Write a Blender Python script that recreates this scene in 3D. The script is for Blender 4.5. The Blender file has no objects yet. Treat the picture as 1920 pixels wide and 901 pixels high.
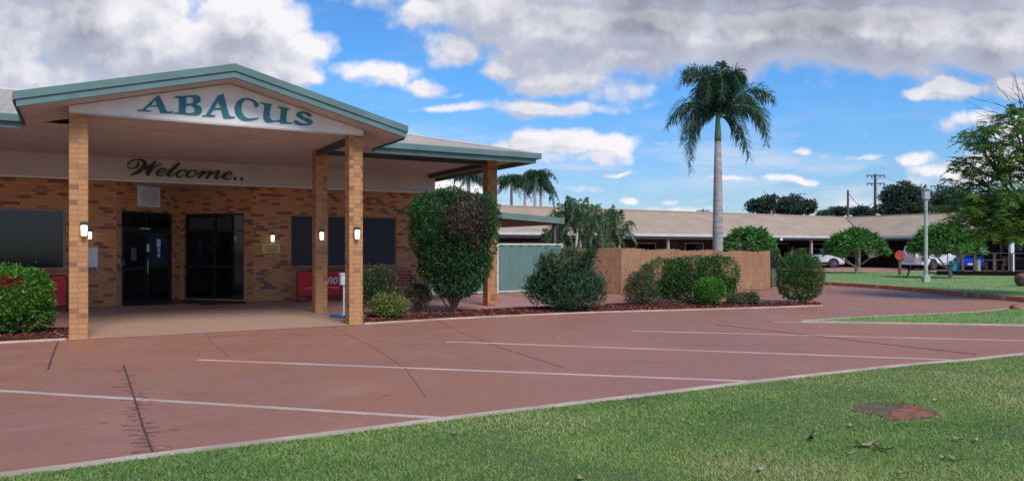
import bpy, math, random
import numpy as np
from mathutils import Vector
from mathutils.geometry import tessellate_polygon

random.seed(7)
rng = np.random.default_rng(7)
sc = bpy.context.scene
col = sc.collection

# ------------------------------------------------------------------ camera
H = 1.65
FPX = 1400.0
HX, HY = 960.0, 466.0
cam_d = bpy.data.cameras.new('camera')
cam_d.sensor_width = 36.0
cam_d.lens = FPX / 1920 * 36.0
cam_d.shift_y = (HY - 450.5) / 1920
cam_d.clip_end = 3000
cam = bpy.data.objects.new('camera', cam_d)
cam.location = (0, 0, H)
cam.rotation_euler = (math.radians(90), 0, 0)
col.objects.link(cam)
sc.camera = cam

# ------------------------------------------------------------------ sun, sky, exposure
SUN_EL = math.radians(48)
SUN_AZ = math.radians(150)            # compass angle from +Y towards +X: behind the camera, to the right
sd = bpy.data.lights.new('sun', 'SUN')
sd.energy = 2.0
sd.angle = math.radians(24)
sd.color = (1.0, 0.95, 0.88)
so = bpy.data.objects.new('sun', sd)
col.objects.link(so)
dirv = Vector((math.sin(SUN_AZ) * math.cos(SUN_EL), math.cos(SUN_AZ) * math.cos(SUN_EL), math.sin(SUN_EL)))
so.rotation_euler = dirv.to_track_quat('Z', 'Y').to_euler()
so.location = (0, 0, 30)
sc.view_settings.view_transform = 'Standard'
sc.view_settings.look = 'None'
sc.view_settings.exposure = 0.72
sc.view_settings.gamma = 1.0
sc.view_settings.use_curve_mapping = False


class NT:
    """small helper for building node graphs"""
    def __init__(s, tree):
        s.t = tree
    def n(s, typ, **kw):
        nd = s.t.nodes.new(typ)
        for k, v in kw.items():
            setattr(nd, k, v)
        return nd
    def link(s, a, b):
        s.t.links.new(a, b)
    def put(s, sock, v):
        if hasattr(v, 'links') or isinstance(v, bpy.types.NodeSocket):
            s.link(v, sock)
        else:
            sock.default_value = v
    def math(s, op, a, b=None, c=None, clamp=False):
        nd = s.n('ShaderNodeMath', operation=op, use_clamp=clamp)
        s.put(nd.inputs[0], a)
        if b is not None: s.put(nd.inputs[1], b)
        if c is not None: s.put(nd.inputs[2], c)
        return nd.outputs[0]
    def mix(s, f, a, b, blend='MIX'):
        nd = s.n('ShaderNodeMix', data_type='RGBA', blend_type=blend)
        s.put(nd.inputs[0], f); s.put(nd.inputs[6], a); s.put(nd.inputs[7], b)
        return nd.outputs[2]
    def ss(s, x, lo, hi, a=0.0, b=1.0):
        nd = s.n('ShaderNodeMapRange', interpolation_type='SMOOTHSTEP')
        s.put(nd.inputs[0], x); nd.inputs[1].default_value = lo; nd.inputs[2].default_value = hi
        nd.inputs[3].default_value = a; nd.inputs[4].default_value = b
        return nd.outputs[0]
    def noise(s, vec, scale, detail=4, rough=.55, dist=0.0, out=0):
        nd = s.n('ShaderNodeTexNoise')
        if vec is not None: s.link(vec, nd.inputs['Vector'])
        nd.inputs['Scale'].default_value = scale
        nd.inputs['Detail'].default_value = detail
        nd.inputs['Roughness'].default_value = rough
        nd.inputs['Distortion'].default_value = dist
        return nd.outputs[out]
    def ramp(s, f, stops):
        nd = s.n('ShaderNodeValToRGB')
        cr = nd.color_ramp
        while len(cr.elements) < len(stops): cr.elements.new(.5)
        for e, (p, c) in zip(cr.elements, stops):
            e.position = p
            e.color = (*c, 1) if len(c) == 3 else c
        s.put(nd.inputs[0], f)
        return nd.outputs[0]


# clouds: (pixel of the centre, half width, half height, strength) as seen on the sky; turned into directions
CLOUDS = [
    (40, 50, 210, 95, 1.0), (200, 30, 220, 90, 1.05), (330, 100, 240, 80, 1.1), (470, 50, 110, 80, 1.1), (440, 120, 160, 50, .9),
    (580, 88, 66, 40, .9), (110, 140, 200, 50, .9), (30, -60, 400, 110, 1.0), (225, 155, 110, 30, .6),
    (560, 152, 60, 18, .6), (660, 140, 60, 24, .75), (720, 148, 70, 32, .85), (795, 168, 70, 22, .75), (850, 182, 40, 12, .5),
    (700, 205, 60, 10, .45), (850, 208, 150, 13, .62), (980, 212, 60, 12, .5),
    (850, 88, 62, 44, .95), (800, 20, 60, 30, .8), (930, 20, 130, 62, 1.1), (1050, 60, 160, 90, 1.1), (950, 128, 70, 26, .75), (1060, 150, 100, 40, .9), (1150, 165, 60, 48, .85),
    (1040, 208, 170, 22, .8), (1180, 100, 110, 55, 1.0), (1250, 50, 180, 75, 1.2), (1450, 50, 220, 78, 1.3), (1650, 62, 230, 72, 1.3),
    (1850, 70, 230, 72, 1.3), (1500, -40, 700, 80, 1.3), (2100, 60, 250, 120, 1.2),
    (1000, 272, 75, 22, .95), (1080, 268, 60, 26, 1.0), (1160, 272, 50, 24, 1.0), (950, 268, 60, 14, .7), (1080, 296, 130, 14, .6),
    (1168, 370, 26, 11, .8), (1258, 375, 30, 8, .6), (1250, 275, 26, 9, .5), (1370, 340, 90, 10, .7), (1490, 333, 50, 10, .8), (1430, 330, 40, 8, .6),
    (1635, 291, 50, 9, .6), (1500, 281, 26, 7, .5), (1545, 285, 14, 5, .4), (1720, 180, 46, 14, .7), (1800, 172, 60, 22, .85), (1880, 165, 60, 26, .9),
    (1726, 212, 34, 18, .45), (1790, 240, 50, 26, .75), (1840, 228, 70, 22, .85), (1900, 250, 60, 40, .8), (1730, 300, 60, 14, .65), (1770, 318, 60, 14, .6), (1860, 310, 90, 40, .85), (1700, 340, 90, 12, .5),
    (1150, 320, 44, 5, .5), (1090, 243, 44, 6, .5), (1485, 154, 12, 6, .5), (1290, 200, 20, 8, .35), (1240, 210, 12, 8, .3),
    (880, 345, 130, 26, .65), (840, 360, 110, 36, .75), (-200, 200, 260, 200, 1.0),
    (1250, 392, 200, 10, .5), (1600, 396, 200, 12, .5), (1060, 345, 120, 12, .45), (1640, 372, 160, 12, .4), (1350, 372, 60, 9, .4),
    (780, 252, 36, 10, .5),
]


def make_world():
    w = bpy.data.worlds.new('World')
    sc.world = w
    w.use_nodes = True
    w.node_tree.nodes.clear()
    T = NT(w.node_tree)
    g = bpy.data.node_groups.new('cloud_field', 'ShaderNodeTree')
    g.interface.new_socket('P', in_out='INPUT', socket_type='NodeSocketVector')
    g.interface.new_socket('D', in_out='OUTPUT', socket_type='NodeSocketFloat')
    G = NT(g)
    gi = G.n('NodeGroupInput'); go = G.n('NodeGroupOutput')
    # distort the coordinates so that the outlines billow
    n1 = G.noise(gi.outputs[0], 6.0, 5, .62, out=1)
    sub = G.n('ShaderNodeVectorMath', operation='SUBTRACT'); G.link(n1, sub.inputs[0]); sub.inputs[1].default_value = (.5, .5, .5)
    mul = G.n('ShaderNodeVectorMath', operation='MULTIPLY'); G.link(sub.outputs[0], mul.inputs[0]); mul.inputs[1].default_value = (.13, .060, 0)
    add = G.n('ShaderNodeVectorMath', operation='ADD'); G.link(gi.outputs[0], add.inputs[0]); G.link(mul.outputs[0], add.inputs[1])
    cur = None
    for (px, py, rx, ry, st) in CLOUDS:
        c = ((px - HX) / FPX, (HY - py) / FPX)
        s_ = G.n('ShaderNodeVectorMath', operation='SUBTRACT'); G.link(add.outputs[0], s_.inputs[0]); s_.inputs[1].default_value = (c[0], c[1], 0)
        m_ = G.n('ShaderNodeVectorMath', operation='MULTIPLY'); G.link(s_.outputs[0], m_.inputs[0])
        m_.inputs[1].default_value = (FPX / rx / 1.18, FPX / ry / 1.18, 0)
        l_ = G.n('ShaderNodeVectorMath', operation='DOT_PRODUCT'); G.link(m_.outputs[0], l_.inputs[0]); G.link(m_.outputs[0], l_.inputs[1])
        # strength * 2 exp(-r^2) - offset: soft falloff
        v = G.math('MULTIPLY', G.math('EXPONENT', G.math('MULTIPLY', l_.outputs['Value'], -1.1)), st)
        cur = v if cur is None else G.math('SMOOTH_MAX', cur, v, .12)
    n2 = G.noise(gi.outputs[0], 7.5, 7, .64)
    n3 = G.n('ShaderNodeTexVoronoi'); n3.feature = 'SMOOTH_F1'; G.link(add.outputs[0], n3.inputs['Vector']); n3.inputs['Scale'].default_value = 26.0; n3.inputs['Smoothness'].default_value = .6
    tot = G.math('MULTIPLY_ADD', G.math('SUBTRACT', n2, .5), 1.45, cur)
    tot = G.math('MULTIPLY_ADD', G.math('SUBTRACT', .35, n3.outputs['Distance']), .35, tot)
    G.link(tot, go.inputs[0])

    tc = T.n('ShaderNodeTexCoord')
    sep = T.n('ShaderNodeSeparateXYZ'); T.link(tc.outputs['Generated'], sep.inputs[0])
    ay = T.math('MAXIMUM', T.math('ABSOLUTE', sep.outputs[1]), .22)
    u = T.math('DIVIDE', sep.outputs[0], ay)
    v = T.math('DIVIDE', T.math('MAXIMUM', sep.outputs[2], -.05), ay)
    cmb = T.n('ShaderNodeCombineXYZ'); T.link(u, cmb.inputs[0]); T.link(v, cmb.inputs[1])
    def field(off):
        a = T.n('ShaderNodeVectorMath', operation='ADD'); T.link(cmb.outputs[0], a.inputs[0]); a.inputs[1].default_value = off
        gn = T.n('ShaderNodeGroup'); gn.node_tree = g
        T.link(a.outputs[0], gn.inputs[0])
        return gn.outputs[0]
    d0 = field((0, 0, 0))
    d1 = field((.008, .014, 0))
    d2 = field((.02, .045, 0))
    alpha = T.ss(d0, .24, .66)
    # how much cloud stands between this spot and the light, near and farther
    near = T.ss(T.math('SUBTRACT', d0, d1), -.14, .20)
    far = T.ss(d2, .10, 1.15, 1, 0)
    lit = T.math('MULTIPLY_ADD', near, .45, T.math('MULTIPLY', far, .72), clamp=True)
    hi = T.ss(v, .17, .33)
    thick = T.ss(d0, .5, 1.35)
    dark = T.math('MULTIPLY', T.math('MULTIPLY', thick, T.ss(d2, .4, 1.2)), T.math('MULTIPLY_ADD', hi, .8, .2))
    base = T.mix(dark, (.47, .50, .61, 1), (.225, .23, .275, 1))
    ccol = T.mix(T.math('MULTIPLY', lit, T.math('SUBTRACT', 1.0, T.math('MULTIPLY', dark, .5))), base, (.95, .92, .94, 1))
    mpz = T.n('ShaderNodeMapping'); T.link(cmb.outputs[0], mpz.inputs[0]); mpz.inputs['Scale'].default_value = (3.0, 16.0, 1)
    wz = T.noise(mpz.outputs[0], 1.6, 6, .6, .4)
    wisp = T.math('MULTIPLY', T.ss(wz, .42, .72, 0, .75), T.math('MULTIPLY', T.ss(v, .02, .05), T.ss(v, .10, .19, 1, .12)))
    ccol = T.mix(T.ss(T.math('SUBTRACT', wisp, alpha), 0, .3), ccol, (.72, .76, .86, 1))
    alpha = T.math('MAXIMUM', alpha, wisp)
    # light sky seen between the clouds: nishita, deepened like the photograph
    sky = T.n('ShaderNodeTexSky', sky_type='NISHITA')
    sky.sun_disc = False
    sky.sun_elevation = SUN_EL
    sky.sun_rotation = SUN_AZ
    sky.altitude = 200; sky.air_density = 1.0; sky.dust_density = .35; sky.ozone_density = 2.5
    sm = T.n('ShaderNodeVectorMath', operation='MULTIPLY'); T.link(sky.outputs[0], sm.inputs[0]); T.link(T.mix(T.ss(v, .0, .26), (.47, .55, .68, 1), (.37, .73, 1.04, 1)), sm.inputs[1])
    cs = T.n('ShaderNodeVectorMath', operation='SCALE'); T.link(ccol, cs.inputs[0]); cs.inputs['Scale'].default_value = 6.2
    fin = T.mix(T.math('MULTIPLY', alpha, .97), sm.outputs[0], cs.outputs[0])
    bg = T.n('ShaderNodeBackground'); T.link(fin, bg.inputs[0]); bg.inputs[1].default_value = .1
    out = T.n('ShaderNodeOutputWorld'); T.link(bg.outputs[0], out.inputs[0])
    w.cycles.sampling_method = 'MANUAL'
    w.cycles.sample_map_resolution = 256

make_world()

# ------------------------------------------------------------------ frames of reference
ANG = math.atan2(.503, .864)
OX, OY = -7.98, 13.75
CA, SA = math.cos(ANG), math.sin(ANG)

def F(a, b, z=0.0):
    """facade frame (a along the front, b backwards) to world"""
    return (OX + CA * a - SA * b, OY + SA * a + CA * b, z)

def G(px, py, z=0.0):
    """point on the ground seen at that place of the photograph"""
    D = FPX * (H - z) / (py - HY)
    return ((px - HX) / FPX * D, D, z)

def AT(px, D, z=0.0):
    return ((px - HX) / FPX * D, D, z)

def ZY(py, D):
    return H + (HY - py) / FPX * D

def toF(x, y):
    dx, dy = x - OX, y - OY
    return (dx * CA + dy * SA, -dx * SA + dy * CA)

def PL(px, py, b):
    """(a, z) on the facade-parallel plane at depth b"""
    r = (px - HX) / FPX
    # OX + CA a - SA b = r (OY + SA a + CA b)
    a = (r * (OY + CA * b) - OX + SA * b) / (CA - r * SA)
    Y = OY + SA * a + CA * b
    return a, ZY(py, Y)

# ------------------------------------------------------------------ object helpers
def tag(o, label=None, cat=None, group=None, kind=None):
    if label: o['label'] = label
    if cat: o['category'] = cat
    if group: o['group'] = group
    if kind: o['kind'] = kind
    return o

def thing(name, label, cat, loc=(0, 0, 0), rz=0.0, group=None):
    o = bpy.data.objects.new(name, None)
    o.empty_display_size = .1
    o.location = loc
    o.rotation_euler = (0, 0, rz)
    col.objects.link(o)
    return tag(o, label, cat, group)

def copy_tree(o, parent=None):
    c = o.copy(); col.objects.link(c)
    c.parent = parent
    for ch in [x for x in o.children]:
        copy_tree(ch, c)
    return c

def auto_uv(me):
    nl = len(me.loops)
    if nl == 0: return
    uv = me.uv_layers.new(name='UVMap')
    co = np.empty(len(me.vertices) * 3, 'f'); me.vertices.foreach_get('co', co); co = co.reshape(-1, 3)
    vi = np.empty(nl, 'i'); me.loops.foreach_get('vertex_index', vi)
    out = np.empty((nl, 2), 'f')
    for p in me.polygons:
        n = p.normal
        s, e = p.loop_start, p.loop_start + p.loop_total
        c = co[vi[s:e]]
        if abs(n.z) > .7:
            out[s:e, 0] = c[:, 0]; out[s:e, 1] = c[:, 1]
        else:
            l = math.hypot(n.x, n.y)
            tx, ty = -n.y / l, n.x / l
            out[s:e, 0] = c[:, 0] * tx + c[:, 1] * ty
            out[s:e, 1] = c[:, 2]
    uv.data.foreach_set('uv', out.ravel())

class MB:
    def __init__(s):
        s.v = []; s.f = []
    def add(s, vs, fs):
        k = len(s.v)
        s.v += [tuple(p) for p in vs]
        s.f += [tuple(i + k for i in f) for f in fs]
        return s
    def box(s, x0, x1, y0, y1, z0, z1):
        vs = [(x0, y0, z0), (x1, y0, z0), (x1, y1, z0), (x0, y1, z0), (x0, y0, z1), (x1, y0, z1), (x1, y1, z1), (x0, y1, z1)]
        return s.add(vs, [(0, 3, 2, 1), (4, 5, 6, 7), (0, 1, 5, 4), (1, 2, 6, 5), (2, 3, 7, 6), (3, 0, 4, 7)])
    def seg(s, p0, d, s0, s1, t0, t1, z0, z1):
        """box along direction d from p0 (t = across, to the left of d)"""
        nx, ny = -d[1], d[0]
        P = lambda a, t, z: (p0[0] + d[0] * a + nx * t, p0[1] + d[1] * a + ny * t, z)
        vs = [P(s0, t0, z0), P(s1, t0, z0), P(s1, t1, z0), P(s0, t1, z0), P(s0, t0, z1), P(s1, t0, z1), P(s1, t1, z1), P(s0, t1, z1)]
        return s.add(vs, [(0, 3, 2, 1), (4, 5, 6, 7), (0, 1, 5, 4), (1, 2, 6, 5), (2, 3, 7, 6), (3, 0, 4, 7)])
    def prism_xz(s, pts, y0, y1):
        """polygon in x,z (counter-clockwise seen from -y) extruded in y"""
        n = len(pts)
        vs = [(x, y0, z) for x, z in pts] + [(x, y1, z) for x, z in pts]
        fs = [tuple(range(n)), tuple(range(2 * n - 1, n - 1, -1))]
        fs += [(i, i + n, (i + 1) % n + n, (i + 1) % n) for i in range(n)]
        return s.add(vs, fs)
    def prism_xy(s, pts, z0, z1):
        n = len(pts)
        vs = [(x, y, z0) for x, y in pts] + [(x, y, z1) for x, y in pts]
        fs = [tuple(range(n - 1, -1, -1)), tuple(range(n, 2 * n))]
        fs += [(i, (i + 1) % n, (i + 1) % n + n, i + n) for i in range(n)]
        return s.add(vs, fs)
    def tube(s, pts, r, n=8, caps=True):
        pts = [Vector(p) for p in pts]
        rs = r if isinstance(r, (list, tuple)) else [r] * len(pts)
        k = len(s.v)
        prev = None
        for i, p in enumerate(pts):
            if i == 0: t = pts[1] - p
            elif i == len(pts) - 1: t = p - pts[i - 1]
            else: t = pts[i + 1] - pts[i - 1]
            t.normalize()
            if prev is None:
                up = Vector((0, 0, 1)) if abs(t.z) < .9 else Vector((1, 0, 0))
                u = t.cross(up).normalized()
            else:
                u = (prev - t * prev.dot(t)).normalized()
            prev = u
            w = t.cross(u)
            for j in range(n):
                a = 2 * math.pi * j / n
                q = p + u * (rs[i] * math.cos(a)) + w * (rs[i] * math.sin(a))
                s.v.append(tuple(q))
        for i in range(len(pts) - 1):
            for j in range(n):
                a = k + i * n + j; b = k + i * n + (j + 1) % n
                s.f.append((a, b, b + n, a + n))
        if caps:
            s.f.append(tuple(k + j for j in range(n - 1, -1, -1)))
            s.f.append(tuple(k + (len(pts) - 1) * n + j for j in range(n)))
        return s
    def disc(s, c, axis, r, th, n=24):
        c = Vector(c); ax = Vector(axis).normalized()
        return s.tube([c - ax * th / 2, c + ax * th / 2], r, n)
    def ball(s, c, rx, ry, rz, n=12, m=8):
        k = len(s.v)
        for i in range(m + 1):
            th = math.pi * i / m
            for j in range(n):
                a = 2 * math.pi * j / n
                s.v.append((c[0] + rx * math.sin(th) * math.cos(a), c[1] + ry * math.sin(th) * math.sin(a), c[2] + rz * math.cos(th)))
        for i in range(m):
            for j in range(n):
                s.f.append((k + i * n + j, k + (i + 1) * n + j, k + (i + 1) * n + (j + 1) % n, k + i * n + (j + 1) % n))
        return s
    def build(s, name, mat, parent=None, bevel=0, smooth=False, uv=True):
        me = bpy.data.meshes.new(name)
        me.from_pydata(s.v, [], s.f)
        me.validate(); me.update()
        if uv: auto_uv(me)
        me.materials.append(mat)
        if smooth:
            me.polygons.foreach_set('use_smooth', [True] * len(me.polygons))
        o = bpy.data.objects.new(name, me)
        col.objects.link(o)
        o.parent = parent
        if bevel:
            m = o.modifiers.new('bevel', 'BEVEL'); m.width = bevel; m.segments = 2; m.limit_method = 'ANGLE'
        return o

def fast_mesh(name, V, Q, mat, parent=None, tone=None, smooth=False):
    """V (n,3), Q (m,k) faces of equal size k"""
    me = bpy.data.meshes.new(name)
    k = Q.shape[1]
    me.vertices.add(len(V)); me.vertices.foreach_set('co', V.astype('f').ravel())
    me.loops.add(Q.size); me.loops.foreach_set('vertex_index', Q.astype('i').ravel())
    me.polygons.add(len(Q)); me.polygons.foreach_set('loop_start', np.arange(0, Q.size, k, dtype='i'))
    me.polygons.foreach_set('loop_total', np.full(len(Q), k, 'i'))
    me.update(calc_edges=True)
    if tone is not None:
        at = me.attributes.new('tone', 'FLOAT', 'POINT'); at.data.foreach_set('value', tone.astype('f'))
    if smooth: me.polygons.foreach_set('use_smooth', [True] * len(Q))
    me.materials.append(mat)
    o = bpy.data.objects.new(name, me); col.objects.link(o); o.parent = parent
    return o

# ------------------------------------------------------------------ materials
def mat(name, base, rough=.6, var=.15, scale=3.0, bump=0.0, bscale=40.0, metal=0.0, spec=.5, emit=None, estr=0.0, coat=0.0, fine=0.0):
    m = bpy.data.materials.new(name); m.use_nodes = True
    T = NT(m.node_tree); T.t.nodes.clear()
    out = T.n('ShaderNodeOutputMaterial'); p = T.n('ShaderNodeBsdfPrincipled'); T.link(p.outputs[0], out.inputs[0])
    tc = T.n('ShaderNodeTexCoord')
    c = (*base, 1)
    if var:
        f = T.noise(tc.outputs['Object'], scale, 5, .6)
        lo = tuple(max(0, x * (1 - var * 1.6)) for x in base) + (1,)
        hi = tuple(min(1, x * (1 + var * 1.4)) for x in base) + (1,)
        c = T.mix(T.ss(f, .3, .7), lo, hi)
        if fine:
            f2 = T.noise(tc.outputs['Object'], scale * 25, 3, .6)
            c = T.mix(T.ss(f2, .35, .7, 0, fine), c, tuple(x * .55 for x in base) + (1,))
    T.put(p.inputs['Base Color'], c)
    p.inputs['Roughness'].default_value = rough
    p.inputs['Metallic'].default_value = metal
    p.inputs['Specular IOR Level'].default_value = spec
    if coat:
        p.inputs['Coat Weight'].default_value = coat
    if bump:
        bn = T.n('ShaderNodeBump'); bn.inputs['Strength'].default_value = bump; bn.inputs['Distance'].default_value = .02
        T.link(T.noise(tc.outputs['Object'], bscale, 4, .6), bn.inputs['Height']); T.link(bn.outputs[0], p.inputs['Normal'])
    if emit:
        p.inputs['Emission Color'].default_value = (*emit, 1); p.inputs['Emission Strength'].default_value = estr
    return m

def brick_mat(name, bw, rh, tan, dark, thr, mortar=(.30, .24, .18), sq=2, off=.5):
    m = bpy.data.materials.new(name); m.use_nodes = True
    T = NT(m.node_tree); T.t.nodes.clear()
    out = T.n('ShaderNodeOutputMaterial'); p = T.n('ShaderNodeBsdfPrincipled'); T.link(p.outputs[0], out.inputs[0])
    uv = T.n('ShaderNodeUVMap')
    b = T.n('ShaderNodeTexBrick'); T.link(uv.outputs[0], b.inputs['Vector'])
    b.offset = off; b.offset_frequency = 2; b.squash = 1
    b.inputs['Color1'].default_value = (0, 0, 0, 1); b.inputs['Color2'].default_value = (1, 1, 1, 1); b.inputs['Mortar'].default_value = (.5, .5, .5, 1)
    b.inputs['Scale'].default_value = 1.0; b.inputs['Mortar Size'].default_value = .006; b.inputs['Mortar Smooth'].default_value = .3
    b.inputs['Brick Width'].default_value = bw; b.inputs['Row Height'].default_value = rh; b.inputs['Bias'].default_value = 0
    r = b.outputs['Color']
    tc = T.n('ShaderNodeTexCoord')
    n1 = T.noise(tc.outputs['Object'], 14, 4, .6)
    n2 = T.noise(tc.outputs['Object'], .8, 3, .5)
    # the value per brick, nudged by a broad drift so that dark bricks come in groups
    sepn = T.n('ShaderNodeSeparateColor'); T.link(r, sepn.inputs[0])
    rv = T.math('ADD', sepn.outputs[0], T.math('MULTIPLY', T.math('SUBTRACT', n2, .5), .55))
    rv = T.math('ADD', rv, T.math('MULTIPLY', T.math('SUBTRACT', n1, .5), .22))
    c = T.ramp(rv, [(0.0, tuple(x * .86 for x in tan)), (.3, tan), (thr - .06, tuple(x * 1.06 for x in tan)),
                    (thr + .02, tuple((x + y) / 2 for x, y in zip(tan, dark))), (min(.99, thr + .13), dark)])
    n3 = T.noise(tc.outputs['Object'], 90, 3, .6)
    c = T.mix(T.ss(n3, .4, .75, 0, .30), c, tuple(x * .55 for x in tan) + (1,))
    c = T.mix(T.math('MULTIPLY', b.outputs['Fac'], .85), c, (*mortar, 1))
    T.link(c, p.inputs['Base Color'])
    p.inputs['Roughness'].default_value = .85
    p.inputs['Specular IOR Level'].default_value = .25
    bn = T.n('ShaderNodeBump'); bn.inputs['Strength'].default_value = .6; bn.inputs['Distance'].default_value = .008
    h = T.math('SUBTRACT', T.math('MULTIPLY', n3, .35), b.outputs['Fac'])
    T.link(h, bn.inputs['Height']); T.link(bn.outputs[0], p.inputs['Normal'])
    return m

M = {}
M['brick'] = brick_mat('wall_brick', .235, .087, (.60, .27, .118), (.23, .105, .078), .75, mortar=(.30, .18, .12))
M['brick_col'] = brick_mat('column_brick', .157, .094, (.50, .25, .105), (.27, .12, .08), .80, mortar=(.30, .17, .10), off=.12)
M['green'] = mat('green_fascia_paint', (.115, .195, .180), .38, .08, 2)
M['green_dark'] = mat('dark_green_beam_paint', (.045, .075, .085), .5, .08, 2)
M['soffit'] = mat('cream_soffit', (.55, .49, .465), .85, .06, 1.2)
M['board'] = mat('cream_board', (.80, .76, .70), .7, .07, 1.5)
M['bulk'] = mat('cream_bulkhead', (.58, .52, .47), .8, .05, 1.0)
M['teal'] = mat('teal_lettering', (.025, .17, .20), .45, .1, 6)
M['black'] = mat('black_lettering', (.012, .012, .016), .4, .05, 6)
M['dframe'] = mat('dark_aluminium_frame', (.035, .028, .025), .35, .1, 6, metal=.3)
M['glass'] = mat('dark_glass', (.004, .005, .008), .06, 0, spec=.5)
M['screen'] = mat('charcoal_window_screen', (.036, .038, .044), .7, .12, 2, bump=.2, bscale=300)
M['blind'] = mat('tinted_window', (.010, .014, .020), .12, .1, 1, spec=.45)
M['sill'] = mat('sill_brick', (.33, .15, .075), .8, .2, 8)
M['tanframe'] = mat('tan_window_frame', (.36, .22, .13), .5, .08, 5)
M['white'] = mat('white_paint', (.75, .75, .73), .5, .06, 5)
M['paper'] = mat('paper', (.70, .72, .76), .8, .06, 20)
M['greytext'] = mat('grey_print', (.30, .30, .33), .8, 0)
M['brass'] = mat('brass_plaque', (.62, .42, .13), .4, .15, 20, metal=.4)
M['browntext'] = mat('brown_print', (.17, .09, .03), .7, 0)
M['lamp'] = mat('lamp_glass', (.9, .85, .78), .3, 0, emit=(1, .90, .80), estr=1.5)
M['red'] = mat('red_banner', (.62, .012, .02), .55, .06, 2)
M['benchred'] = mat('red_bench_timber', (.32, .035, .025), .5, .15, 9)
M['blue'] = mat('blue_hose', (.01, .16, .48), .4, .1, 9)
M['mat'] = mat('door_mat', (.05, .025, .022), .95, .2, 30)
M['tile'] = mat('dark_threshold_tile', (.085, .062, .055), .35, .25, 4)
M['white_line'] = mat('line_paint', (.58, .43, .36), .75, .12, 1.2, fine=.45)
M['kerb'] = mat('pale_kerb_concrete', (.56, .42, .34), .85, .16, 1.5, bump=.3, fine=.5)
M['joint'] = mat('dark_joint', (.085, .042, .038), .9, .3, 8)  # dark colour of the joint lines in the drive
M['stain'] = mat('dark_stain', (.275, .124, .094), .85, .3, 8)
M['soil'] = mat('red_soil', (.29, .105, .055), .95, .25, 6, bump=.8, bscale=60)
M['colorbond'] = mat('green_steel_fence', (.125, .205, .180), .45, .06, 1.0)
M['fencetrim'] = mat('cream_fence_rail', (.62, .60, .52), .5, .05, 3)
M['roofgreen'] = mat('green_carport_roof', (.15, .20, .17), .45, .08, 2)
M['steel_dark'] = mat('dark_post', (.10, .10, .11), .5, .1, 3)
M['post'] = mat('tan_verandah_post', (.38, .34, .30), .6, .1, 3)
M['gutter'] = mat('grey_green_gutter', (.56, .56, .50), .45, .08, 2)
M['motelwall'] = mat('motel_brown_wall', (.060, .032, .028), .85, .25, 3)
M['dark_door'] = mat('dark_door', (.02, .022, .035), .4, .1, 3)
M['lampgreen'] = mat('pale_green_pole', (.40, .46, .36), .5, .14, 3)
M['lantern'] = mat('grey_lantern', (.48, .44, .46), .4, .1, 6)
M['signred'] = mat('faded_red_sign', (.50, .075, .04), .5, .2, 8)
M['tyre'] = mat('tyre', (.015, .015, .016), .85, .1, 20)
M['rim'] = mat('wheel_rim', (.28, .28, .30), .35, .1, 9, metal=.7)
M['carwhite'] = mat('white_car_paint', (.72, .73, .76), .3, .03, 1, coat=.6)
M['carcream'] = mat('cream_wheel_cover', (.60, .55, .47), .5, .05, 2)
M['carblue'] = mat('blue_car_paint', (.01, .035, .42), .25, .05, 1, coat=.7)
M['carblack'] = mat('black_trim', (.02, .02, .022), .5, .1, 9)
M['bluebin'] = mat('turquoise_bin', (.015, .30, .42), .45, .08, 4)
M['silver'] = mat('silver_bin', (.50, .49, .44), .35, .1, 5, metal=.4)
M['deckedge'] = mat('dark_deck_edge', (.012, .008, .008), .9, .1, 4, spec=.1)
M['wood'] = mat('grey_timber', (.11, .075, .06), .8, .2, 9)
M['boulder'] = mat('brown_boulder', (.25, .10, .065), .9, .3, 4, bump=.8, bscale=12)
M['polewood'] = mat('weathered_pole', (.12, .085, .09), .85, .2, 5)
M['bark'] = mat('grey_brown_bark', (.16, .115, .085), .9, .3, 9, bump=.6, bscale=30)
M['barkpale'] = mat('pale_smooth_bark', (.33, .28, .23), .8, .2, 6, bump=.3, bscale=20)
M['brickedge'] = brick_mat('kerb_brick', .23, .15, (.60, .18, .08), (.66, .40, .24), .74)
M['leafdry'] = mat('dry_leaf', (.30, .20, .11), .8, .3, 40)
M['leafpale'] = mat('bleached_leaf', (.36, .33, .24), .8, .3, 40)
M['conc'] = mat('pale_slab', (.42, .33, .28), .85, .15, 1)
M['ceilw'] = mat('lamp_housing', (.05, .045, .045), .4, 0)


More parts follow.
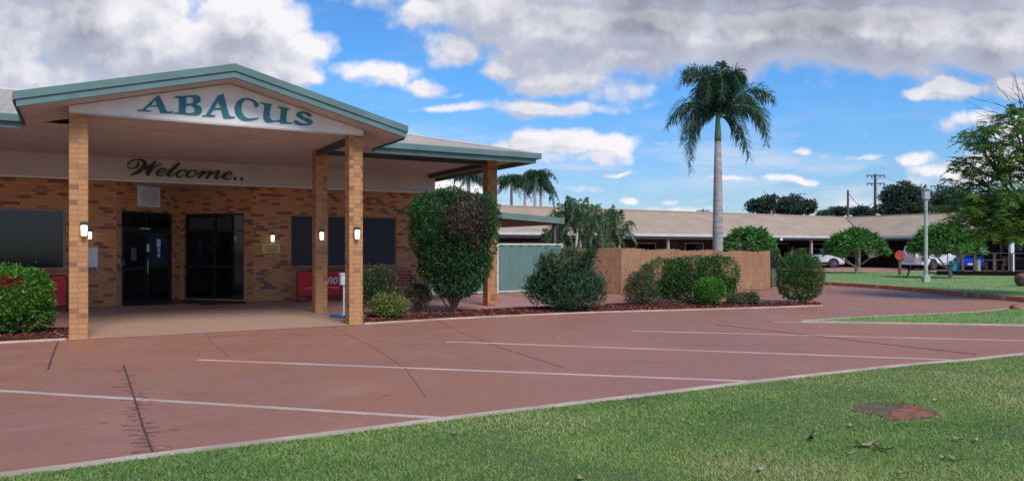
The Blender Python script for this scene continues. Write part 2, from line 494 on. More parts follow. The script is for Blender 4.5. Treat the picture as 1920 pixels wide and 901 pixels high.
def concrete_mat(name, base, tint, patch, rough=.62, sc_=1.0):
    m = bpy.data.materials.new(name); m.use_nodes = True
    T = NT(m.node_tree); T.t.nodes.clear()
    out = T.n('ShaderNodeOutputMaterial'); p = T.n('ShaderNodeBsdfPrincipled'); T.link(p.outputs[0], out.inputs[0])
    tc = T.n('ShaderNodeTexCoord'); P = tc.outputs['Object']
    big = T.noise(P, .22 * sc_, 5, .6, .4)
    mid = T.noise(P, 1.3 * sc_, 6, .62, .3)
    fin = T.noise(P, 45, 4, .7)
    spk = T.noise(P, 160, 2, .6)
    c = T.mix(T.ss(big, .36, .64), (*base, 1), (*tint, 1))
    c = T.mix(T.ss(mid, .45, .72, 0, .55), c, (*patch, 1))
    c = T.mix(T.ss(fin, .38, .72, 0, .30), c, tuple(x * .62 for x in base) + (1,))
    c = T.mix(T.ss(spk, .56, .74, 0, .35), c, tuple(min(1, x * 1.7) for x in base) + (1,))
    # dusty worn areas and faint sweeping tyre marks
    mpw = T.n('ShaderNodeMapping'); T.link(P, mpw.inputs[0]); mpw.inputs['Rotation'].default_value = (0, 0, -.62); mpw.inputs['Scale'].default_value = (.16, 1.9, 1)
    wn = T.noise(mpw.outputs[0], 1.0, 5, .6, .25)
    c = T.mix(T.ss(wn, .56, .74, 0, .42), c, tuple(x * .66 for x in base) + (1,))
    dn = T.noise(P, .45, 6, .68, .8)
    c = T.mix(T.ss(dn, .52, .72, 0, .55), c, (base[0] * 1.30, base[1] * 1.42, base[2] * 1.45, 1))
    gn = T.noise(P, 7.0, 5, .7)
    c = T.mix(T.ss(gn, .50, .72, 0, .30), c, tuple(x * .70 for x in base) + (1,))
    # scattered small dark marks
    vo = T.n('ShaderNodeTexVoronoi'); T.link(P, vo.inputs['Vector']); vo.inputs['Scale'].default_value = 1.1
    sp = T.ss(T.math('ADD', vo.outputs['Distance'], T.math('MULTIPLY', T.noise(P, 9, 3, .7), .16)), .10, .16, .55, 0)
    c = T.mix(sp, c, tuple(x * .42 for x in base) + (1,))
    T.link(c, p.inputs['Base Color'])
    T.put(p.inputs['Roughness'], T.ss(mid, .3, .7, rough - .1, rough + .15))
    p.inputs['Specular IOR Level'].default_value = .4
    bn = T.n('ShaderNodeBump'); bn.inputs['Strength'].default_value = .35; bn.inputs['Distance'].default_value = .01
    T.link(T.math('ADD', fin, T.math('MULTIPLY', mid, 2.0)), bn.inputs['Height']); T.link(bn.outputs[0], p.inputs['Normal'])
    return m

M['drive'] = concrete_mat('red_oxide_concrete', (.335, .150, .105), (.39, .160, .092), (.305, .155, .125))
M['porch'] = concrete_mat('brown_porch_concrete', (.42, .275, .200), (.47, .285, .19), (.36, .22, .17))
M['path'] = concrete_mat('pink_path_concrete', (.42, .20, .165), (.46, .22, .175), (.37, .185, .155))


def ground_mat(name, stops, scale, bump=.8, bscale=60):
    m = bpy.data.materials.new(name); m.use_nodes = True
    T = NT(m.node_tree); T.t.nodes.clear()
    out = T.n('ShaderNodeOutputMaterial'); p = T.n('ShaderNodeBsdfPrincipled'); T.link(p.outputs[0], out.inputs[0])
    tc = T.n('ShaderNodeTexCoord'); P = tc.outputs['Object']
    a = T.noise(P, scale, 6, .65); b = T.noise(P, scale * 30, 4, .7)
    f = T.math('ADD', T.math('MULTIPLY', a, .65), T.math('MULTIPLY', b, .35))
    T.link(T.ramp(f, stops), p.inputs['Base Color'])
    p.inputs['Roughness'].default_value = .95; p.inputs['Specular IOR Level'].default_value = .15
    bn = T.n('ShaderNodeBump'); bn.inputs['Strength'].default_value = bump; bn.inputs['Distance'].default_value = .03
    T.link(T.noise(P, bscale, 4, .7), bn.inputs['Height']); T.link(bn.outputs[0], p.inputs['Normal'])
    return m

M['lawn'] = ground_mat('lawn_soil', [(.3, (.10, .15, .045)), (.5, (.16, .20, .07)), (.7, (.25, .21, .11))], .8)
M['farlawn'] = ground_mat('far_lawn_turf', [(.3, (.15, .23, .08)), (.5, (.22, .33, .12)), (.7, (.30, .36, .16))], .35)
M['dirt'] = ground_mat('dry_ground', [(.3, (.16, .08, .05)), (.55, (.20, .12, .07)), (.7, (.13, .15, .05))], .1)
M['mulch'] = ground_mat('red_mulch', [(.3, (.065, .016, .012)), (.5, (.13, .032, .022)), (.7, (.21, .07, .045))], 2, 1.0, 45)


def leaf_mat(name, stops, trans=.25, rough=.5, spec=.35):
    m = bpy.data.materials.new(name); m.use_nodes = True
    T = NT(m.node_tree); T.t.nodes.clear()
    out = T.n('ShaderNodeOutputMaterial'); p = T.n('ShaderNodeBsdfPrincipled')
    at = T.n('ShaderNodeAttribute'); at.attribute_name = 'tone'
    c = T.ramp(at.outputs['Fac'], stops)
    T.link(c, p.inputs['Base Color']); p.inputs['Roughness'].default_value = rough; p.inputs['Specular IOR Level'].default_value = spec
    tr = T.n('ShaderNodeBsdfTranslucent'); T.link(T.mix(1.0, c, (1.3, 1.5, .6, 1), 'MULTIPLY'), tr.inputs[0])
    mx = T.n('ShaderNodeMixShader'); mx.inputs[0].default_value = trans
    T.link(p.outputs[0], mx.inputs[1]); T.link(tr.outputs[0], mx.inputs[2]); T.link(mx.outputs[0], out.inputs[0])
    return m

# tone below .9 is a green range; above .9 the plant's odd colour
M['l_hedge'] = leaf_mat('bright_hedge_leaf', [(0, (.03, .085, .012)), (.4, (.07, .20, .022)), (.85, (.15, .33, .045)), (.93, (.30, .012, .02))])
M['l_dark'] = leaf_mat('dark_green_leaf', [(0, (.012, .045, .014)), (.4, (.03, .105, .028)), (.82, (.075, .20, .055)), (.88, (.075, .04, .035)), (1, (.16, .10, .08))])
M['l_mid'] = leaf_mat('mid_green_leaf', [(0, (.022, .06, .012)), (.4, (.05, .13, .028)), (.8, (.115, .22, .055)), (.95, (.19, .13, .07))])
M['l_varieg'] = leaf_mat('variegated_leaf', [(0, (.06, .09, .02)), (.4, (.16, .20, .05)), (.8, (.34, .36, .13)), (1, (.45, .42, .20))])
M['l_oleander'] = leaf_mat('oleander_leaf', [(0, (.020, .055, .032)), (.5, (.055, .125, .062)), (.9, (.16, .24, .12)), (1, (.22, .20, .12))])
M['l_grey'] = leaf_mat('grey_green_leaf', [(0, (.035, .05, .025)), (.5, (.085, .12, .05)), (.9, (.17, .20, .09)), (1, (.24, .16, .10))])
M['l_plum'] = leaf_mat('frangipani_leaf', [(0, (.03, .095, .025)), (.5, (.075, .21, .05)), (.9, (.17, .34, .09)), (1, (.25, .30, .08))])
M['l_tree'] = leaf_mat('feathery_tree_leaf', [(0, (.04, .09, .02)), (.5, (.10, .20, .04)), (.9, (.20, .33, .08)), (1, (.38, .17, .09))], .38)
M['l_palm'] = leaf_mat('palm_leaf', [(0, (.010, .035, .020)), (.5, (.030, .080, .040)), (.9, (.08, .15, .07)), (1, (.20, .18, .10))], .15)
M['l_areca'] = leaf_mat('clumping_palm_leaf', [(0, (.03, .075, .03)), (.5, (.085, .16, .07)), (.9, (.19, .26, .13)), (1, (.28, .24, .12))], .2)
M['l_far'] = leaf_mat('far_tree_leaf', [(0, (.022, .045, .036)), (.5, (.045, .085, .06)), (1, (.10, .14, .09))], .2)
M['grass'] = leaf_mat('grass_blade', [(0, (.085, .19, .055)), (.4, (.21, .345, .085)), (.72, (.35, .43, .12)), (.88, (.42, .41, .19)), (.99, (.52, .44, .26))], .25, .6, .2)

def palm_trunk_mat():
    m = bpy.data.materials.new('palm_trunk_bark'); m.use_nodes = True
    T = NT(m.node_tree); T.t.nodes.clear()
    out = T.n('ShaderNodeOutputMaterial'); p = T.n('ShaderNodeBsdfPrincipled'); T.link(p.outputs[0], out.inputs[0])
    tc = T.n('ShaderNodeTexCoord')
    mp = T.n('ShaderNodeMapping'); T.link(tc.outputs['Object'], mp.inputs[0]); mp.inputs['Scale'].default_value = (1.5, 1.5, 9)
    n = T.noise(mp.outputs[0], 1.6, 5, .6); n2 = T.noise(tc.outputs['Object'], 5, 5, .6)
    c = T.mix(T.ss(n, .3, .7), (.26, .22, .22, 1), (.44, .40, .39, 1))
    c = T.mix(T.ss(n2, .5, .75, 0, .5), c, (.20, .17, .16, 1))
    T.link(c, p.inputs['Base Color']); p.inputs['Roughness'].default_value = .85
    bn = T.n('ShaderNodeBump'); bn.inputs['Strength'].default_value = .4; T.link(n, bn.inputs['Height']); T.link(bn.outputs[0], p.inputs['Normal'])
    return m
M['palmtrunk'] = palm_trunk_mat()
M['crownshaft'] = mat('green_crownshaft', (.16, .22, .13), .45, .15, 4)

def ribbed_mat(name, base, period, axis=0, rough=.55, rib=.5, var=.10, spec=.35):
    """sheet metal or tiles: ribs as bump along a UV axis"""
    m = bpy.data.materials.new(name); m.use_nodes = True
    T = NT(m.node_tree); T.t.nodes.clear()
    out = T.n('ShaderNodeOutputMaterial'); p = T.n('ShaderNodeBsdfPrincipled'); T.link(p.outputs[0], out.inputs[0])
    uv = T.n('ShaderNodeUVMap'); sp = T.n('ShaderNodeSeparateXYZ'); T.link(uv.outputs[0], sp.inputs[0])
    w = T.math('SINE', T.math('MULTIPLY', sp.outputs[axis], 2 * math.pi / period))
    tc = T.n('ShaderNodeTexCoord')
    n = T.noise(tc.outputs['Object'], .7, 6, .65)
    c = T.mix(T.ss(n, .35, .68), tuple(x * (1 - var) for x in base) + (1,), tuple(x * (1 + var) for x in base) + (1,))
    # darker base colour in the troughs of the ribs
    c = T.mix(T.ss(w, -.9, -.1, rib * .55, 0), c, tuple(x * .55 for x in base) + (1,))
    T.link(c, p.inputs['Base Color']); p.inputs['Roughness'].default_value = rough; p.inputs['Specular IOR Level'].default_value = spec
    bn = T.n('ShaderNodeBump'); bn.inputs['Strength'].default_value = .6; bn.inputs['Distance'].default_value = .02
    T.link(w, bn.inputs['Height']); T.link(bn.outputs[0], p.inputs['Normal'])
    return m
M['rooftan'] = ribbed_mat('tan_corrugated_roof', (.50, .40, .31), .19, 0)
M['rooffar'] = ribbed_mat('tan_tiled_roof', (.46, .325, .215), .36, 1, rib=.35)
M['carportribs'] = ribbed_mat('green_fence_sheet', (.125, .205, .180), .20, 0, rib=.6)

def reed_mat():
    m = bpy.data.materials.new('brushwood'); m.use_nodes = True
    T = NT(m.node_tree); T.t.nodes.clear()
    out = T.n('ShaderNodeOutputMaterial'); p = T.n('ShaderNodeBsdfPrincipled'); T.link(p.outputs[0], out.inputs[0])
    uv = T.n('ShaderNodeUVMap'); mp = T.n('ShaderNodeMapping'); T.link(uv.outputs[0], mp.inputs[0]); mp.inputs['Scale'].default_value = (62, 2.2, 1)
    n = T.noise(mp.outputs[0], 1.0, 5, .7)
    mp2 = T.n('ShaderNodeMapping'); T.link(uv.outputs[0], mp2.inputs[0]); mp2.inputs['Scale'].default_value = (.9, .6, 1)
    n2 = T.noise(mp2.outputs[0], 1.0, 3, .6)
    c = T.ramp(n, [(.28, (.15, .07, .04)), (.42, (.31, .16, .09)), (.58, (.45, .26, .155)), (.72, (.62, .43, .29))])
    c = T.mix(T.ss(n2, .4, .65, 0, .4), c, (.32, .135, .085, 1))
    sp = T.n('ShaderNodeSeparateXYZ'); T.link(uv.outputs[0], sp.inputs[0])
    w = T.math('SINE', T.math('MULTIPLY', sp.outputs[1], 2 * math.pi / .30))
    c = T.mix(T.ss(w, .95, .99, 0, .22), c, (.16, .07, .04, 1))
    T.link(c, p.inputs['Base Color']); p.inputs['Roughness'].default_value = .9; p.inputs['Specular IOR Level'].default_value = .15
    bn = T.n('ShaderNodeBump'); bn.inputs['Strength'].default_value = .8; bn.inputs['Distance'].default_value = .02
    T.link(n, bn.inputs['Height']); T.link(bn.outputs[0], p.inputs['Normal'])
    return m
M['reed'] = reed_mat()

# ================================================================== GROUND
def sheet(name, pts, z, m, kind='structure', parent=None):
    vs = [(x, y, z) for x, y in pts]
    tris = tessellate_polygon([[Vector(v) for v in vs]])
    fs = []
    for t in tris:
        a, b, c = [Vector(vs[i]) for i in t]
        fs.append(t if (b - a).cross(c - a).z > 0 else (t[0], t[2], t[1]))
    o = MB().add(vs, fs).build(name, m, parent)
    if kind: tag(o, kind=kind)
    return o

def strip(name, pts, w, z0, z1, m, parent=None, kind=None):
    """band of width w along a ground polyline"""
    mb = MB()
    P = [Vector((p[0], p[1])) for p in pts]
    L, Rr = [], []
    for i, p in enumerate(P):
        if i == 0: t = P[1] - p
        elif i == len(P) - 1: t = p - P[i - 1]
        else: t = (P[i + 1] - p).normalized() + (p - P[i - 1]).normalized()
        t.normalize(); n = Vector((-t.y, t.x)) * w / 2
        L.append(p + n); Rr.append(p - n)
    for i in range(len(P) - 1):
        q = [Rr[i], Rr[i + 1], L[i + 1], L[i]]
        vs = [(v.x, v.y, z0) for v in q] + [(v.x, v.y, z1) for v in q]
        fs = [(4, 5, 6, 7), (0, 1, 5, 4), (2, 3, 7, 6)]
        if i == 0: fs.append((3, 0, 4, 7))
        if i == len(P) - 2: fs.append((1, 2, 6, 5))
        mb.add(vs, fs)
    o = mb.build(name, m, parent)
    if kind: tag(o, kind=kind)
    return o

def smooth_line(pts, n=6):
    P = [Vector(p[:2]) for p in pts]; out = []
    for i in range(len(P) - 1):
        p0 = P[max(i - 1, 0)]; p1 = P[i]; p2 = P[i + 1]; p3 = P[min(i + 2, len(P) - 1)]
        for k in range(n):
            t = k / n
            q = .5 * ((2 * p1) + (p2 - p0) * t + (2 * p0 - 5 * p1 + 4 * p2 - p3) * t * t + (3 * p1 - p0 - 3 * p2 + p3) * t ** 3)
            out.append((q.x, q.y))
    out.append((P[-1].x, P[-1].y))
    return out

sheet('ground', [(-900, -300), (900, -300), (900, 1500), (-900, 1500)], -.06, M['dirt'])
drive = sheet('driveway', [(-60, -30), (90, -30), (90, 60), (-60, 60)], 0.0, M['drive'])

kerb_px = [(0, 893), (290, 855), (640, 812), (840, 786), (1240, 738), (1430, 715), (1680, 687), (1820, 675), (1920, 664)]
kerb_pts = [(-22, -4.9), (-8, 2.95)] + [G(x, y)[:2] for x, y in kerb_px] + [(12.5, 13.9), (22, 18.0), (45, 27)]
kerb_line = smooth_line(kerb_pts, 5)
strip('kerb', kerb_line, .10, .0, .022, M['kerb'], kind='structure')
# the near lawn: everything on the camera's side of the kerb
lawn_poly = [(x + .02, y - .045) for x, y in kerb_line] + [(45, -20), (-22, -20)]
sheet('lawn', lawn_poly, .006, M['lawn'])

# island lawn
isl_px = [(1500, 603.5), (1570, 598), (1640, 594), (1740, 590), (1830, 586), (1900, 579), (1960, 576), (2120, 572), (2160, 590), (2150, 618), (2050, 616), (1920, 610.5), (1780, 608), (1650, 606)]
isl = [G(x, y)[:2] for x, y in isl_px]
sheet('island_lawn', isl, .02, M['farlawn'])
strip('island_kerb', isl + [isl[0]], .09, 0, .03, M['kerb'], kind='structure')

# far lawn with brick kerb
fl_front_px = [(1440, 530.5), (1545, 533.5), (1600, 537), (1660, 541), (1700, 544.5), (1760, 550), (1820, 556), (1920, 565), (2060, 582)]
fl_front = [G(x, y)[:2] for x, y in fl_front_px]
fl_back = [AT(2250, 34)[:2], AT(2150, 45)[:2], AT(1960, 47)[:2], AT(1760, 49.5)[:2], AT(1560, 50.5)[:2], AT(1440, 50)[:2]]
sheet('far_lawn', fl_front + fl_back, .13, M['farlawn'])
strip('brick_kerb', fl_front, .26, 0, .15, M['brickedge'], kind='structure')
# red earth border and slab in front of the motel wings
sheet('motel_forecourt', [AT(1380, 49.5)[:2], AT(1560, 50.4)[:2], AT(1760, 49.4)[:2], AT(1960, 46.9)[:2], AT(2150, 44.9)[:2], (60, 50), (70, 80), (-10, 80)], .05, M['path'])

# parking lines
def pline(p, q, w=.085):
    d = [G(*p)[:2], G(*q)[:2]]
    strip('parking_line', d, w, .0, .004, M['white_line'], drive)
pline((-160, 722), (843, 784)); pline((372, 674), (1425, 715)); pline((838, 640), (1822, 675.5)); pline((1185, 620), (1990, 640)); pline((1450, 603), (1700, 606.5), .06)
# saw-cut joints and stains
def joint(pts, w=.02, m='joint'):
    strip('control_joint', [G(*p)[:2] for p in pts], w, 0, .006, M[m], drive)
joint([(232, 684), (248, 733), (268, 800), (290, 857)], .019)
joint([(109, 640), (99, 665), (90, 692)], .024)
joint([(385, 623), (402, 645), (430, 668)], .012, 'stain')
joint([(620, 612), (700, 650), (760, 690), (800, 745), (812, 782)][:4], .010, 'stain')
joint([(820, 600), (870, 625), (940, 652), (1060, 690)], .010, 'stain')
joint([(1340, 608), (1500, 626), (1600, 638), (1830, 664)], .016, 'joint')
# rough damp stains beside the big joint
mb = MB()
for k in range(40):
    t = k / 39
    cx = 232 + 58 * t + random.uniform(-22, 22) * (.7 + .5 * t); cy = 690 + 165 * t
    c = G(cx, cy); r = random.uniform(.05, .13)
    n = 17; k0 = len(mb.v)
    pts = []; r *= .8
    for j in range(n):
        an = 2 * math.pi * j / n; rr = r * random.uniform(.6, 1.15)
        pts.append((c[0] + rr * 1.2 * math.cos(an), c[1] + rr * .7 * math.sin(an), .0022 + k * 2e-5))
    mb.add(pts, [tuple(range(n))])
mb.build('damp_stain', M['stain'], drive)

# porch floor rising gently to the wall
def floor_z(a, b):
    k = min(1, max(0, (12.3 - a) / 1.9))
    return .006 + .0112 * max(0, b + .25) * k
def floor_grid(name, a0, a1, b0, b1, m, na=30, nb=10):
    V = []; Fq = []
    for i in range(na + 1):
        for j in range(nb + 1):
            a = a0 + (a1 - a0) * i / na; b = b0 + (b1 - b0) * j / nb
            V.append(F(a, b, floor_z(a, b)))
    for i in range(na):
        for j in range(nb):
            p = i * (nb + 1) + j
            Fq.append((p, p + nb + 1, p + nb + 2, p + 1))
    return tag(MB().add(V, Fq).build(name, m), kind='structure')
floor_grid('porch_floor', -.16, 5.42, -.25, 7.45, M['porch'])
floor_grid('verandah_floor', -12, -.16, 2.12, 7.45, M['path'])
floor_grid('verandah_floor', 5.42, 13.0, 1.82, 7.45, M['path'])

# garden beds
def bed(name, front, back):
    """front and back are facade-frame polylines of the same length; the mulch is slightly domed"""
    V = []; Fq = []; nb = 6
    for (fa, fb), (ba, bb) in zip(front, back):
        for j in range(nb + 1):
            t = j / nb
            a = fa + (ba - fa) * t; b = fb + (bb - fb) * t
            z = .022 + .055 * math.sin(math.pi * t) + (random.uniform(-.012, .012) if 0 < j < nb else 0)
            V.append(F(a, b, z))
    for i in range(len(front) - 1):
        for j in range(nb):
            p = i * (nb + 1) + j
            Fq.append((p, p + nb + 1, p + nb + 2, p + 1))
    return tag(MB().add(V, Fq).build(name, M['mulch']), kind='structure')
fr = smooth_line([(5.40, -.14), (6.4, -.08), (7.5, -.02), (9, -.06), (10.5, -.18), (12, -.42), (13.5, -.78), (15.5, -1.2), (17.2, -1.55), (18.6, -1.72)], 5)
bk = smooth_line([(5.40, 1.78), (6.4, 1.78), (7.5, 1.78), (9, 1.78), (10.5, 1.78), (12, 1.78), (13.7, 1.75), (15.5, 1.2), (17.2, .1), (18.7, -1.5)], 5)
bed('garden_bed', fr, bk)
strip('garden_edging', [F(a, b)[:2] for a, b in fr] + [F(a, b)[:2] for a, b in reversed(bk[-12:])], .07, 0, .032, M['kerb'], kind='structure')
strip('garden_edging', [F(a, b)[:2] for a, b in bk[:-11]], .07, 0, .036, M['kerb'], kind='structure')
fl2 = [(-8 + .26 * i, -.08) for i in range(31)]; bl2 = [(-8 + .26 * i, 2.08) for i in range(31)]
bed('garden_bed', fl2, bl2)
strip('garden_edging', [F(-8, -.12)[:2], F(-.2, -.12)[:2]], .07, 0, .032, M['kerb'], kind='structure')
strip('garden_edging', [F(-8, 2.1)[:2], F(-.2, 2.1)[:2]], .07, 0, .045, M['kerb'], kind='structure')
# mulch chips
def chips(n, poly_fn, name):
    V = []; Q = []
    for i in range(n):
        x, y, z = poly_fn()
        an = random.uniform(0, math.pi); l = random.uniform(.012, .04); w = l * .4
        dx, dy = math.cos(an) * l, math.sin(an) * l; ex, ey = -math.sin(an) * w, math.cos(an) * w
        h1, h2 = random.uniform(0, .02), random.uniform(0, .02)
        k = len(V)
        V += [(x - dx - ex, y - dy - ey, z + h1), (x + dx - ex, y + dy - ey, z + h2), (x + dx + ex, y + dy + ey, z + h2 + .008), (x - dx + ex, y - dy + ey, z + h1 + .008)]
        Q.append((k, k + 1, k + 2, k + 3))
    tone = np.repeat(rng.random(n), 4)
    o = fast_mesh(name, np.array(V), np.array(Q), M['chip'])
    tone_at = o.data.attributes.new('tone', 'FLOAT', 'POINT'); tone_at.data.foreach_set('value', tone.astype('f'))
    tag(o, 'loose red brown bark chips scattered over the garden beds', 'mulch', kind='stuff')
M['chip'] = leaf_mat('bark_chip', [(0, (.05, .014, .01)), (.6, (.16, .045, .03)), (.9, (.30, .14, .09)), (1, (.45, .33, .22))], .0, .9, .1)
def chip_pt():
    if random.random() < .2:
        a = random.uniform(-3, -.2); t = random.random(); b = -.02 + 2.05 * t
    else:
        i = random.randrange(len(fr) - 1); t = random.random()
        a = fr[i][0] + (bk[i][0] - fr[i][0]) * t + random.uniform(0, .3); b = fr[i][1] + (bk[i][1] - fr[i][1]) * t
    return F(a, b, .022 + .055 * math.sin(math.pi * t))
chips(9000, chip_pt, 'mulch_chips')

# ================================================================== RECEPTION BUILDING
B = thing('reception_building', 'brick reception building with green gabled entrance porch and tan roof', 'building', (OX, OY, 0), ANG)

def wall_seg(name, p0, d, L, th, z0, z1, openings, m):
    mb = MB(); s = 0
    for (s0, s1, oz0, oz1) in sorted(openings):
        if s0 > s: mb.seg(p0, d, s, s0, 0, th, z0, z1)
        if oz0 > z0: mb.seg(p0, d, s0, s1, 0, th, z0, oz0)
        if oz1 < z1: mb.seg(p0, d, s0, s1, 0, th, oz1, z1)
        s = s1
    if s < L: mb.seg(p0, d, s, L, 0, th, z0, z1)
    return mb.build(name, m, B)

q = math.sqrt(.5)
WB = 7.2
wall_seg('wall', (-9.5, WB), (1, 0), 10.4, .22, -.05, 4.1, [(9.5 - 3.4, 9.5 - .29, 1.1, 2.70)], M['brick'])
wall_seg('wall', (.9, WB), (q, q), 2.546, .22, -.05, 4.1, [(.19, 2.245, -.05, 2.71)], M['brick'])
wall_seg('wall', (2.7, 9.0), (q, -q), 2.546, .22, -.05, 4.1, [(.146, 2.236, .13, 2.72)], M['brick'])
wall_seg('wall', (4.5, WB), (1, 0), 5.7, .22, -.05, 4.1, [(5.61 - 4.5, 9.03 - 4.5, 1.09, 2.68)], M['brick'])
wall_seg('wall', (10.2, WB), (0, 1), 6.2, .22, -.05, 4.1, [], M['brick'])
wall_seg('wall', (10.2, 13.4), (-1, 0), 19.7, .22, -.05, 4.1, [], M['brick'])
wall_seg('wall', (-9.5, 13.4), (0, -1), 6.2, .22, -.05, 4.1, [], M['brick'])
# columns
for (ca, cb, ht) in ((0, 0, 4.13), (5.22, 0, 4.13), (5.29, 2.91, 4.118), (10.1, 2.73, 4.118)):
    MB().box(ca - .152, ca + .152, cb - .152, cb + .152, -.02, ht).build('column', M['brick_col'], B, bevel=.006)
# bulkhead band and block over the recess
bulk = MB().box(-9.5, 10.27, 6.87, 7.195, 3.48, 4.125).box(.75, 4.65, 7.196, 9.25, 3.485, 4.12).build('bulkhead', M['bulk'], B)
MB().box(-9.5, 10.275, 6.860, 6.868, 3.478, 3.515).build('bulkhead_trim', M['board'], B)
# ceilings
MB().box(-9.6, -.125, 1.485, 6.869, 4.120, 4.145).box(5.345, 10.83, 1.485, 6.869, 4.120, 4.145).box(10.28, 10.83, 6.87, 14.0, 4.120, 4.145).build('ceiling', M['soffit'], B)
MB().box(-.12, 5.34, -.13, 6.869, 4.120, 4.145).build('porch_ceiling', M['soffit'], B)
# sheet joints of the soffits
for bq in (1.2, 2.4, 3.6, 4.8, 6.0): MB().box(-.11, 5.33, bq - .02, bq + .02, 4.112, 4.119).build('cover_strip', M['bulk'], B)
for aq in (6.8, 8.4): MB().box(aq - .02, aq + .02, 2.82, 6.85, 4.112, 4.119).build('cover_strip', M['bulk'], B)
MB().box(10.30, 10.38, 7.6, 7.7, 0, 4.07).build('downpipe', M['green'], B)
# beams
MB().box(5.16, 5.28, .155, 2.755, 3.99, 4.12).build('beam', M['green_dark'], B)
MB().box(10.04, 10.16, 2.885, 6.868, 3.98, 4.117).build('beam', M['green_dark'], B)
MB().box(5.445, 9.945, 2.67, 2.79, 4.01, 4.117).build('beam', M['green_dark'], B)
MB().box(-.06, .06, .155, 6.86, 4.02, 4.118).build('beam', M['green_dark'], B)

# main hipped roof
ea0, ea1, eb0, eb1, ez, pit = -10.0, 10.9, 1.45, 14.05, 4.24, .25
half = (eb1 - eb0) / 2
rz = ez + pit * half; rb = (eb0 + eb1) / 2
rv = [(ea0, eb0, ez), (ea1, eb0, ez), (ea1, eb1, ez), (ea0, eb1, ez), (ea0 + half, rb, rz), (ea1 - half, rb, rz)]
roof = MB().add(rv, [(0, 1, 5, 4), (1, 2, 5), (2, 3, 4, 5), (3, 0, 4), (3, 2, 1, 0)]).build('roof', M['rooftan'], B)
capm = MB()
for p_, q_ in ((rv[1], rv[5]), (rv[5], rv[4]), (rv[2], rv[5])):
    capm.tube([(p_[0], p_[1], p_[2] + .012), (q_[0], q_[1], q_[2] + .012)], .045, 6)
capm.build('ridge_cap', M['soffit'], roof)
# gutters and fascia
pa0_, pa1_ = -.93, 6.16
MB().box(ea0 - .1, pa0_ + .0, eb0 - .11, eb0 + .02, 4.10, 4.255).build('gutter', M['green'], B, bevel=.012)
g_ = MB()
g_.box(pa1_, ea1 + .06, eb0 - .11, eb0 + .02, 4.10, 4.255)
g_.box(ea1 - .04, ea1 + .07, eb0 + .021, eb1 + .1, 4.10, 4.255)
g_.build('gutter', M['green'], B, bevel=.012)
MB().box(ea0 - .05, pa0_, eb0 - .02, eb0 + .03, 3.985, 4.098).build('fascia', M['green'], B)
g_ = MB()
g_.box(pa1_, ea1 - .075, eb0 - .02, eb0 + .03, 3.985, 4.098)
g_.box(ea1 - .12, ea1 - .075, eb0 + .031, eb1, 3.985, 4.098)
g_.build('fascia', M['green'], B)

# porch gable
pa0, pa1, pm = -.92, 6.15, 2.615
pf = -.70
gz0, gp = 4.31, .255
gzr = gz0 + gp * (pm - pa0)
k_ = .0
def gz(a): return gzr - gp * abs(a - pm)
bback = 5.6
rf = MB()
rf.add([(pa0, pf, gz(pa0)), (pm, pf, gzr), (pm, bback, gzr), (pa0, 1.5, gz(pa0))], [(0, 1, 2, 3)])
rf.add([(pa1, pf, gz(pa1)), (pm, pf, gzr), (pm, bback, gzr), (pa1, 1.5, gz(pa1))], [(3, 2, 1, 0)])
proof = rf.build('porch_roof', M['rooftan'], B)
def chevron(t0, t1, b0, b1, a0=pa0, a1=pa1):
    """sloping board following the gable: top at gz + t1, bottom at gz + t0"""
    mb = MB()
    for (u, v) in ((a0, pm), (pm, a1)):
        vs = [(u, b0, gz(u) + t0), (v, b0, gz(v) + t0), (v, b0, gz(v) + t1), (u, b0, gz(u) + t1),
              (u, b1, gz(u) + t0), (v, b1, gz(v) + t0), (v, b1, gz(v) + t1), (u, b1, gz(u) + t1)]
        mb.add(vs, [(0, 1, 2, 3), (5, 4, 7, 6), (0, 4, 5, 1), (3, 2, 6, 7), (0, 3, 7, 4), (1, 5, 6, 2)])
    return mb
chevron(-.125, .012, pf - .05, pf + .05, pa0 - .04, pa1 + .04).build('barge_cap', M['green'], B)
chevron(-.25, -.127, pf - .02, pf + .02).build('barge_board', M['green'], B)
chevron(-.262, -.252, pf + .022, 1.40, pa0 + .02, pa1 - .02).build('raked_soffit', M['soffit'], B)
# side gutters of the porch
for s_ in (0, 1):
    x0, x1 = (pa0 - .06, pa0 + .01) if s_ == 0 else (pa1 - .01, pa1 + .06)
    MB().add([(x0, pf + .055, 4.16), (x1, pf + .055, 4.16), (x1, 1.32, 4.16), (x0, 1.32, 4.16), (x0, pf + .055, 4.32), (x1, pf + .055, 4.32), (x1, 1.32, 4.32), (x0, 1.32, 4.32)],
             [(0, 3, 2, 1), (4, 5, 6, 7), (0, 1, 5, 4), (1, 2, 6, 5), (2, 3, 7, 6), (3, 0, 4, 7)]).build('porch_gutter', M['green'], B)
    x0, x1 = (pa0 + .012, pa0 + .035) if s_ == 0 else (pa1 - .035, pa1 - .012)
    MB().box(x0, x1, pf + .022, 1.32, 4.02, 4.17).build('porch_fascia', M['green_dark'], B)
# sign board in the gable
bd = MB().prism_xz([(-.155, 4.13), (5.375, 4.13), (5.375, gz(5.375) - .275), (pm, gzr - .275), (-.155, gz(-.155) - .275)], -.19, -.155)
board = bd.build('gable_board', M['board'], B)
MB().prism_xz([(-.155, 4.10), (5.375, 4.10), (5.375, 4.128), (-.155, 4.128)], -.185, -.16).build('board_trim', M['soffit'], board)

